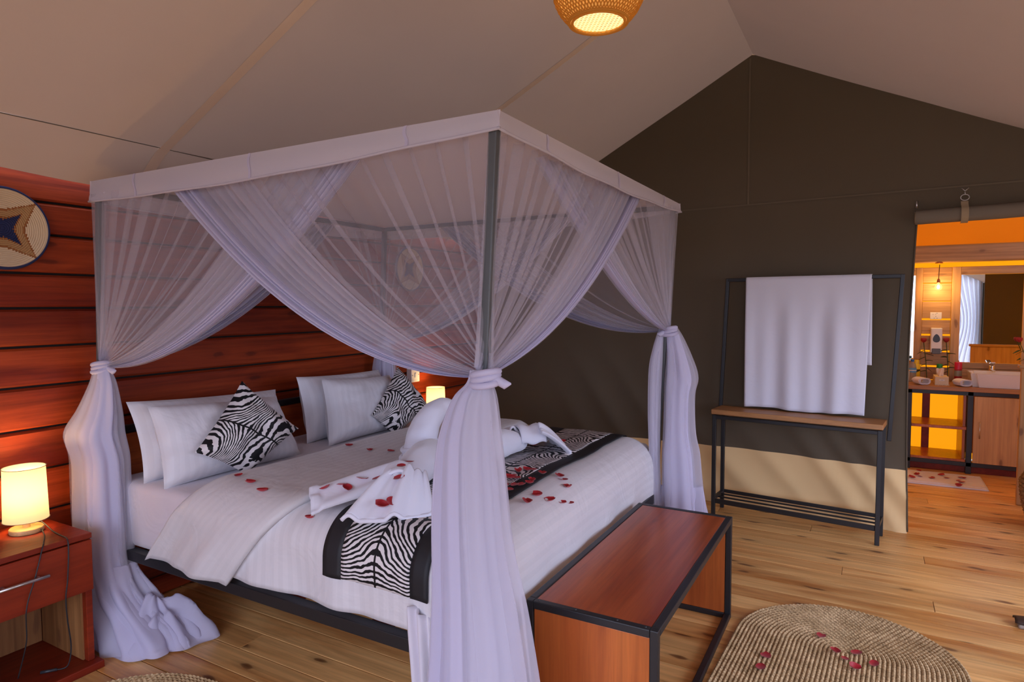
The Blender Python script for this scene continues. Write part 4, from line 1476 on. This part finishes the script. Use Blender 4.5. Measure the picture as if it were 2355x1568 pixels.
# basin and tap
ba = thing('basin', 'white rectangular ceramic basin on the wooden worktop', 'basin')
bm = bmesh.new()
bmesh.ops.create_cube(bm, size=1)
for v in bm.verts:
    tp = 1.0 if v.co.z > 0 else 0.93
    v.co = Vector((v.co.x * 0.36 * tp, v.co.y * 0.50 * tp, v.co.z * 0.115))
bmesh.ops.bevel(bm, geom=[e for e in bm.edges if abs(e.verts[0].co.z - e.verts[1].co.z) > 0.01], offset=0.04, segments=5, affect='EDGES')
top = [f for f in bm.faces if f.normal.z > 0.9]
r = bmesh.ops.inset_region(bm, faces=top, thickness=0.014)
top = [f for f in bm.faces if f.normal.z > 0.9 and f.calc_area() > 0.05]
r = bmesh.ops.extrude_face_region(bm, geom=top)
vs = [g for g in r['geom'] if isinstance(g, bmesh.types.BMVert)]
bmesh.ops.delete(bm, geom=top, context='FACES')
for v in vs:
    v.co.z -= 0.085
    v.co.x *= 0.9
    v.co.y *= 0.92
me = bpy.data.meshes.new('bowl')
bm.to_mesh(me)
bm.free()
me.materials.append(MATS['ceramic'])
o = link(bpy.data.objects.new('bowl', me), ba)
o.location = (6.745, -1.005, 0.738 + 0.0585)
md = o.modifiers.new('soft_edges', 'BEVEL'); md.width = 0.004; md.segments = 3
MB().lathe([(0, 0), (0.02, 0), (0.02, 0.004), (0, 0.004)], (6.745, -1.005, 0.770), 16).build('drain', 'chrome', ba, True)
rebase(ba, (6.745, -1.005, 0.738))
tp = thing('basin_tap', 'chrome mixer tap behind the white basin', 'tap')
tcx, tcy, tcz = 6.965, -0.945, 0.738
MB().lathe([(0, 0), (0.024, 0), (0.024, 0.155), (0.018, 0.162), (0, 0.163)], (tcx, tcy, tcz), 20).build('tap_body', 'chrome', tp, True)
MB().bar((tcx, tcy, tcz + 0.125), (tcx - 0.11, tcy, tcz + 0.118), 0.026, 0.018).build('spout', 'chrome', tp, bevel=0.005)
MB().bar((tcx + 0.015, tcy, tcz + 0.172), (tcx - 0.075, tcy, tcz + 0.186), 0.034, 0.014).build('lever', 'chrome', tp, bevel=0.004)
rebase(tp, (tcx, tcy, tcz))

WZ = 0.738


# bottles and cans
def can(label, c, r, h, body, cap, caph, band=None, capr=0.8, cat='spray can'):
    t = thing('spray_can', label, cat, 'cans on the bathroom worktop')
    MB().lathe([(0, 0), (r * 0.94, 0), (r, 0.004), (r, h - 0.01), (r * capr, h), (0, h)], c, 20).build('can_body', body, t, True)
    MB().lathe([(r * capr, h), (r * capr, h + caph * 0.92), (r * capr * 0.9, h + caph), (0, h + caph)], c, 20).build('cap', cap, t, True)
    if band:
        MB().lathe([(r + 0.0006, h * band[0]), (r + 0.0006, h * band[1])], c, 20).build('printed_band', band[2], t, True)
    return rebase(t, c)


red = plain('can_red', (0.36, 0.008, 0.018), 0.35)
redl = plain('can_crimson', (0.62, 0.012, 0.06), 0.35)
yel = plain('can_yellow', (0.80, 0.55, 0.02), 0.35)
blk = plain('can_black', (0.02, 0.02, 0.01), 0.4)
grn = plain('can_green', (0.01, 0.26, 0.07), 0.35)
gra = plain('can_grey', (0.28, 0.27, 0.20), 0.45)
can('red spray can with crimson cap next to the basin', (6.93, -0.700, WZ), 0.029, 0.12, red, redl, 0.062, (0.48, 0.9, gra), 1.0)
can('green capped spray can behind the tissue box', (6.93, -0.560, WZ), 0.026, 0.115, 'white_plastic', grn, 0.045, None, 0.9)
cy_ = can('yellow spray can with black print behind the water bottle', (6.93, -0.378, WZ), 0.034, 0.155, yel, yel, 0.035, (0.58, 0.68, blk), 0.75)
wave = MB()
wave.tube([(6.93 + 0.0345 * math.cos(a), -0.378 + 0.0345 * math.sin(a), WZ + 0.07 + 0.02 * math.sin(a * 2.2)) for a in [2.4 + k * 0.1 for k in range(16)]], [0.001 + 0.006 * math.sin(PI * k / 15) for k in range(16)], 6)
o = wave.build('printed_swirl', blk, cy_, True)
o.location = -Vector((6.93, -0.378, WZ))
bt = thing('water_bottle', 'clear plastic water bottle with blue cap and blue label', 'bottle')
bp = NT('clear_plastic')
bp.surf(bp.n('MixShader', {0: 0.35, 1: bp.n('BsdfTransparent', {'Color': (0.75, 0.78, 0.82, 1)}).outputs[0], 2: bp.principled((0.55, 0.58, 0.62), 0.08).outputs[0]}).outputs[0])
bc2 = (6.82, -0.345, WZ)
MB().lathe([(0, 0), (0.031, 0), (0.033, 0.006), (0.033, 0.13), (0.028, 0.155), (0.014, 0.178), (0.013, 0.19), (0, 0.19)], bc2, 20).build('bottle_body', 'clear_plastic', bt, True)
MB().lathe([(0.015, 0.182), (0.015, 0.202), (0, 0.203)], bc2, 16).build('cap', plain('cap_blue', (0.01, 0.13, 0.55), 0.4), bt, True)
MB().lathe([(0.0337, 0.085), (0.0337, 0.125)], bc2, 20).build('printed_band', plain('label_blue', (0.10, 0.33, 0.62), 0.4), bt, True)
MB().lathe([(0.0341, 0.100), (0.0341, 0.108)], bc2, 20).build('printed_stripe', 'white_plastic', bt, True)
rebase(bt, bc2)
cu = thing('white_beaker', 'white lidded beaker at the end of the worktop by the canvas edge', 'beaker')
MB().lathe([(0, 0), (0.034, 0), (0.040, 0.006), (0.043, 0.10), (0.041, 0.11), (0, 0.11)], (6.66, -0.275, WZ), 22).build('beaker_body', 'ceramic', cu, True)
MB().lathe([(0.043, 0.11), (0.043, 0.12), (0, 0.122)], (6.66, -0.275, WZ), 22).build('lid', 'lamp_wood', cu, True)
rebase(cu, (6.66, -0.275, WZ))
ti = thing('tissue_box', 'cream tissue box with a pulled tissue on the worktop', 'tissue box')
cream = plain('cream_card', (0.72, 0.60, 0.42), 0.6)
box('carton', (6.62, -0.605, WZ), (6.83, -0.505, WZ + 0.072), cream, ti, 0.002)
V = [(6.6195, -0.555 + 0.022 * math.cos(2 * PI * k / 20), WZ + 0.045 + 0.008 * math.sin(2 * PI * k / 20)) for k in range(20)]
mesh('printed_oval', V, [tuple(range(20))], 'white_plastic', ti).modifiers.new('thickness', 'SOLIDIFY').thickness = 0.0006
MB().tube([(6.6185, -0.548, WZ + 0.042), (6.6185, -0.553, WZ + 0.047), (6.6185, -0.559, WZ + 0.043), (6.6185, -0.564, WZ + 0.048)], 0.0011, 5).build('printed_script', 'dark_plastic', ti)


def tis(u, v):
    w_ = 0.018 + 0.02 * v * (1 - 0.4 * v)
    return Vector((6.70 + 0.012 * math.sin(u * 7 + v * 3), -0.552 + (u - 0.5) * 2 * w_ + 0.006 * v, WZ + 0.070 + v * 0.075 - 0.02 * v * abs(u - 0.4) + 0.005 * math.sin(u * 9)))


grid('tissue', tis, 12, 10, linen('tissue_paper', (0.86, 0.76, 0.68)), ti, thick=0.002)
V, F = [], []
for k in range(7):
    y_ = -0.507 - k * 0.0145
    V += [(6.612 - 0.01 * (k % 2), y_, WZ + 0.001), (6.595, y_ - 0.012, WZ + 0.003), (6.617, y_ - 0.018, WZ + 0.012)]
    F.append((3 * k, 3 * k + 1, 3 * k + 2))
mesh('paper_frill', V, F, 'white_plastic', ti).modifiers.new('thickness', 'SOLIDIFY').thickness = 0.001
rebase(ti, (6.72, -0.555, WZ))


# rolled hand towels
def hand_towel(label, c, rz):
    t = thing('hand_towel', label, 'towel', 'folded hand towels on the worktop')
    M = Matrix.Translation(c) @ Matrix.Rotation(rz, 4, 'Z')

    def f(u, v):
        th = v * 4.2 * PI
        k = 1 - 0.155 * v * 2.1
        a, b_ = 0.052 * k, 0.029 * k
        cc, ss = math.cos(th), math.sin(th)
        return M @ Vector((a * math.copysign(abs(cc) ** 0.7, cc), (u - 0.5) * 0.11 + 0.004 * math.sin(th), 0.0315 + b_ * math.copysign(abs(ss) ** 0.8, ss) + 0.002 * nz(u * 5, th)))
    grid('rolled_cloth', f, 12, 90, 'towel_cloth', t, thick=0.005)
    return rebase(t, c)


hand_towel('folded white hand towel in front of the water bottle', (6.62, -0.405, WZ), 2.0)
hand_towel('folded white hand towel between the tissue box and the basin', (6.63, -0.703, WZ), 2.0)


# roses leaning against the wall
rose_red = plain('rose_red', (0.30, 0.006, 0.012), 0.6)
leafm = plain('rose_leaf', (0.035, 0.075, 0.02), 0.6, vary=0.3)
stemm = plain('rose_stem', (0.07, 0.10, 0.03), 0.6)


def rose(label, base, top, seed):
    rnd = random.Random(seed)
    t = thing('rose', label, 'rose', 'single roses in the bathroom')
    B, T = Vector(base), Vector(top)
    mid = (B + T) / 2 + Vector((0, rnd.uniform(-0.01, 0.01), 0))
    MB().tube([B, B.lerp(mid, 0.6), mid, mid.lerp(T, 0.6), T], 0.0035, 6).build('stem', stemm, t, True)
    M = Matrix.Translation(T)
    MB().lathe([(0, -0.006), (0.012, 0.0), (0.020, 0.014), (0.021, 0.028), (0.017, 0.034), (0.015, 0.026), (0.006, 0.024), (0, 0.03)], T, 14).build('bloom', rose_red, t, True)
    for k in range(3):
        a = k * 2.1
        MB().lathe([(0.012, 0.004), (0.020, 0.018), (0.019, 0.034), (0.012, 0.038)], T + Vector((0.005 * math.cos(a), 0.005 * math.sin(a), 0)), 10).build('petal', rose_red, t, True)
    for k in range(7):
        q = 0.25 + 0.62 * k / 7
        p = B.lerp(T, q)
        a = rnd.uniform(0, 6.28)
        L = rnd.uniform(0.05, 0.075)
        sgn = -1 if k % 2 else 1
        d = Vector((-0.35, sgn * 1.0, rnd.uniform(-0.5, 0.4))).normalized()
        s = Vector((0.3, 0.2, 1)).cross(d).normalized()

        def lf(u, v):
            w_ = 0.021 * math.sin(PI * min(1, v * 0.97 + 0.02)) ** 0.8
            return p + d * (L * v) + s * (w_ * (u - 0.5) * 2) + Vector((0, 0, 0.007 * abs(u - 0.5) - 0.012 * v * v))
        grid('leaf', lf, 4, 8, leafm, t, thick=0.0008)
    return rebase(t, B)


rose('red rose propped on the slats between the bottles and soap dispenser', (6.94, -0.468, WZ), (6.99, -0.436, 1.09), 3)
rose('red rose propped on the slats between soap dispenser and mirror frame', (6.95, -0.628, WZ), (7.0, -0.610, 1.095), 4)
rose('red rose in front of the mirror at the far end of the basin', (6.985, -1.27, WZ), (6.99, -1.135, 1.11), 8)

# half wall, basket and mat on the bathroom floor
pw = thing('half_wall', 'pale wooden half wall panel at the edge of the bathroom', 'partition')
box('panel', (5.70, -1.45, 0.002), (5.74, -0.945, 0.985), 'pine_z', pw, 0.006)
box('capping', (5.685, -1.47, 0.985), (5.755, -0.93, 1.01), 'pine_x', pw, 0.006)
rebase(pw, (5.72, -1.2, 0))
wk = NT('wicker')
tc = wk.n('TexCoord').outputs['Object']
n2 = wk.n('TexNoise', {'Vector': tc, 'Scale': 60.0, 'Detail': 3.0}).outputs[0]
wk.surf(wk.principled(wk.ramp(n2, [(0.3, (0.12, 0.07, 0.03)), (0.65, (0.34, 0.22, 0.11))]), 0.8).outputs[0])
bk = thing('wicker_basket', 'brown woven basket on the floor before the wooden half wall', 'basket')
BC = Vector((5.15, -1.07, 0))
rows = 15
for k in range(rows):
    z_ = 0.014 + k * 0.0245
    R_ = 0.135 + 0.055 * math.sin(PI * 0.5 * min(1, k / (rows - 3)))
    R_ += 0.0 if k < rows - 2 else -0.012 * (k - rows + 3)
    MB().tube([BC + Vector(((R_ + 0.004 * (1 if (j + k) % 2 else -1)) * math.cos(j * PI / 28), (R_ + 0.004 * (1 if (j + k) % 2 else -1)) * math.sin(j * PI / 28), z_)) for j in range(57)], 0.0142, 6, False).build('woven_row', 'wicker', bk, True)
MB().lathe([(0, 0.004), (0.13, 0.004), (0.14, 0.02), (0, 0.02)], BC, 28).build('basket_base', 'wicker', bk)
rebase(bk, BC)
mt = thing('bath_mat', 'white towelling bath mat with petals on the bathroom floor', 'bath mat')
grid('mat_cloth', lambda u, v: Vector((lerp(6.005, 6.47, v) + 0.02 * (u - 0.5), lerp(-0.11, -0.83, u), 0.006 + 0.0025 * (1 if 0.1 < v < 0.9 else 0) + 0.002 * nz(u * 8, v * 8))), 40, 24, 'towel_cloth', mt, thick=0.008)
for q in (0.12, 0.88):
    MB().tube([(lerp(6.005, 6.47, q) + 0.02 * (k / 20 - 0.5), lerp(-0.12, -0.82, k / 20), 0.011) for k in range(21)], 0.004, 6).build('woven_stripe', 'towel_cloth', mt, True)
rebase(mt, (6.24, -0.47, 0))

# slipper tip by the rug side
sl = thing('slipper', 'dark brown slipper lying at the very edge of the bare floorboards', 'slipper')
brown = plain('slipper_brown', (0.05, 0.025, 0.015), 0.6)


def slip(u, v):
    a = (u - 0.5) * PI
    w_ = 0.045 * (1 - 0.35 * v) * math.sin(PI * min(0.999, 0.12 + 0.8 * v)) ** 0.4
    return Vector((3.56 - 0.02 * v + w_ * math.sin(a), -0.66 - 0.22 * v + 0.06, 0.02 + 0.045 * math.cos(a) * (0.35 + 0.65 * v)))


grid('upper', slip, 14, 16, brown, sl, thick=0.004)
MB().box((3.515, -0.86, 0.0), (3.60, -0.61, 0.018)).build('sole', plain('slipper_sole', (0.32, 0.26, 0.21), 0.7), sl, bevel=0.008, seg=3)
rebase(sl, (3.555, -0.73, 0))

# white curtain gathered at the tent entrance (seen in the bathroom mirror)
ec = thing('entrance_curtain', 'pale curtain gathered at the tent entrance, reflected in the bathroom mirror', 'curtain')
grid('curtain_cloth', lambda u, v: Vector((XN + 0.10 + 0.035 * math.sin(u * 46) + 0.012 * math.sin(u * 90 + v * 3), lerp(-1.93, -1.28 - 0.25 * math.sin(PI * v) ** 2, u), lerp(0.02, 2.12, v))), 120, 20, 'white_curtain', ec)
grid('curtain_cloth', lambda u, v: Vector((XN + 0.10 + 0.035 * math.sin(u * 46) + 0.012 * math.sin(u * 90 + v * 3), lerp(2.75, 2.25 + 0.15 * math.sin(PI * v) ** 2, u), lerp(0.02, 2.02, v))), 120, 20, 'white_curtain', ec)
MB().tube([(XN + 0.1, -1.95, 2.13), (XN + 0.1, 2.8, 2.13)], 0.012, 8).build('curtain_rod', 'black_metal', ec, True)
rebase(ec, (XN + 0.1, 0.4, 2.13))


# ------------------------------------------------------------------ rose petals
def petal_mesh(seed):
    rnd = random.Random(seed)
    cu_, tw_ = rnd.uniform(0.2, 1.0), rnd.uniform(-0.5, 0.5)
    V, F = [], []
    n, m = 8, 7
    for i in range(n + 1):
        for j in range(m + 1):
            v, u = i / n, j / m - 0.5
            w_ = 0.92 * math.sin(PI * (0.06 + 0.78 * v)) ** 0.75
            x_, y_ = u * w_ * 0.030, (v - 0.5) * 0.031
            z_ = 0.0015 + cu_ * 0.011 * (2 * u) ** 2 * w_ + 0.006 * cu_ * (2 * v - 1) ** 2 + tw_ * 0.006 * u * v + rnd.uniform(0, 0.0006)
            V.append((x_, y_, z_))
    for i in range(n):
        for j in range(m):
            F.append((i * (m + 1) + j, i * (m + 1) + j + 1, (i + 1) * (m + 1) + j + 1, (i + 1) * (m + 1) + j))
    me = bpy.data.meshes.new('petal')
    me.from_pydata(V, [], F)
    me.materials.append(MATS['petal_red'])
    me.polygons.foreach_set('use_smooth', [True] * len(me.polygons))
    return me


PM = [petal_mesh(k) for k in range(6)]
prnd = random.Random(42)


def petals(pts, label, group, tilt=0.25, size=1.3):
    for kk, p in enumerate(pts):
        o = bpy.data.objects.new('rose_petal', prnd.choice(PM))
        o.location = p
        o.rotation_euler = (prnd.uniform(-tilt, tilt) * 0.5, prnd.uniform(-tilt, tilt) * 0.5, prnd.uniform(0, 6.28))
        s = prnd.uniform(0.8, 1.15) * size
        o.scale = (s, s, s)
        link(o)
        tag(o, label if isinstance(label, str) else label[kk], 'petal', group)


# resting height of the bedding, found by dropping onto it
dg = bpy.context.evaluated_depsgraph_get()
dg.update()


def drop(x_, y_, z0=1.2, names=('cover', 'turned_back_fold', 'zebra_panel', 'border', 'wing', 'wing_crook', 'body', 'neck', 'pillow')):
    z_ = z0
    for _ in range(12):
        hit, loc, nrm_, idx, ob_, _m = scene.ray_cast(dg, Vector((x_, y_, z_)), Vector((0, 0, -1)), distance=z_ - 0.3)
        if not hit:
            return None
        if ob_.name.split('.')[0] in names:
            return loc.z
        z_ = loc.z - 0.001
    return None


def on_bed(pts, fallback):
    r_ = []
    for p in pts:
        z_ = drop(p[0], p[1])
        r_.append((p[0], p[1], (z_ if z_ else fallback) + 0.0015))
    return r_


petals(on_bed([(1.70, 2.225), (1.655, 2.102), (1.625, 2.001)], 0.74), ['red rose petal on the near white fold, the one closest to the pillows', 'red rose petal on the near white fold, between two other petals', 'red rose petal on the near white fold, the one farthest from the pillows'], 'petals on the near fold')
petals(on_bed([(2.331, 2.223), (2.313, 2.079), (2.355, 1.983), (3.09, 1.86)], 0.74), ['red rose petal behind the swan, the one closest to the farther pillows', 'red rose petal behind the swan, the middle one of three in a row', 'red rose petal behind the swan, the one closest to the towel neck', 'red rose petal on the far end of the white fold past the tied net'], 'petals on the far fold')
petals(on_bed([[2.252, 1.245], [2.388, 1.265], [2.354, 1.29], [2.286, 1.275], [2.243, 1.268], [2.40, 1.245], [2.373, 1.185], [2.27, 1.181], [2.206, 1.194], [2.159, 1.245], [2.186, 1.214], [2.126, 1.206], [2.237, 1.172]], 0.735), 'red rose petal in the cluster on the zebra runner', 'petals on the runner')
petals(on_bed([[2.415, 1.127], [2.405, 1.10], [2.374, 1.068], [2.172, 1.105], [2.203, 1.064], [2.26, 1.04], [2.31, 1.03], [2.08, 1.104]], 0.70), ['red rose petal just off the black runner border, farthest up the bed foot', 'red rose petal just off the black runner border, overlapping its twin', 'red rose petal below the border pair at the bed foot, standing alone', 'red rose petal second from the tied net in the row at the bed foot', 'red rose petal third from the tied net in the row at the bed foot', 'red rose petal fourth from the tied net in the row at the bed foot', 'red rose petal at the bench end of the row at the bed foot', 'red rose petal at the bed foot, nearest the tied net'], 'petals at the bed foot', 0.4)
petals(on_bed([(1.60, 1.725)], 0.72), 'small red rose petal alone beside the swan wing tip', 'single petal')
petals(on_bed([[1.635, 1.68], [1.68, 1.64], [1.735, 1.60], [1.765, 1.55], [1.79, 1.46], [1.73, 1.42], [1.66, 1.40], [1.635, 1.42], [1.87, 1.49], [1.68, 1.62]], 0.80), ['red petal on the far end of the long towel wing, nearest its tip', 'red petal halfway along the long towel wing of the nearer swan', 'red petal on the back edge of the long towel wing', 'red petal where the long wing meets the towel crook', 'red petal curled over the top of the fanned towel wing', 'large red petal in the middle of the fanned towel wing', 'red petal near the hem of the fanned towel wing, towards the net', 'red petal near the hem of the fanned towel wing, away from the net', 'red petal on the towel body beside the fanned wing', 'smaller red petal on the ridge of the long towel wing'], 'petals on the near swan', 0.9)
petals(on_bed([[2.80, 1.50], [2.85, 1.46], [2.92, 1.42], [2.98, 1.37], [2.87, 1.43]], 0.80), ['red petal on the half hidden towel wing, closest to the tied net', 'red petal in the crook of the half hidden towel wing', 'red petal halfway along the half hidden towel wing', 'red petal at the tip of the half hidden towel wing over the runner', 'small red petal behind the others on the half hidden towel wing'], 'petals on the far swan', 0.7)
petals([(p[0], p[1], 0.0185) for p in [[2.704, 0.335], [2.611, 0.342], [2.982, 0.151], [2.876, 0.092], [2.836, 0.055], [2.904, 0.013], [2.779, 0.017], [2.85, -0.048]]], ['upper of the two red petals near the rug side by the bench', 'lower of the two red petals near the rug side by the bench', 'red petal lying alone, farthest back on the oval grass rug', 'red petal at the back of the cluster on the grass rug, towards the bench', 'small red petal in the middle of the cluster on the grass rug', 'red petal at the back of the cluster on the grass rug, away from the bench', 'red petal at the front of the cluster on the grass rug', 'red petal on the grass rug farthest from the bench'], 'petals on the rug', 0.3, 1.3)
petals([(p[0], p[1], 0.0135) for p in [[6.423, -0.396], [6.269, -0.378], [6.136, -0.332], [6.25, -0.371], [6.214, -0.391], [6.2, -0.477], [6.347, -0.551], [6.255, -0.58], [6.307, -0.702], [6.209, -0.657], [6.161, -0.676], [6.016, -0.641], [6.33, -0.68]]], 'red rose petal lying on the white bath mat', 'petals on the bath mat', 0.4, 1.5)
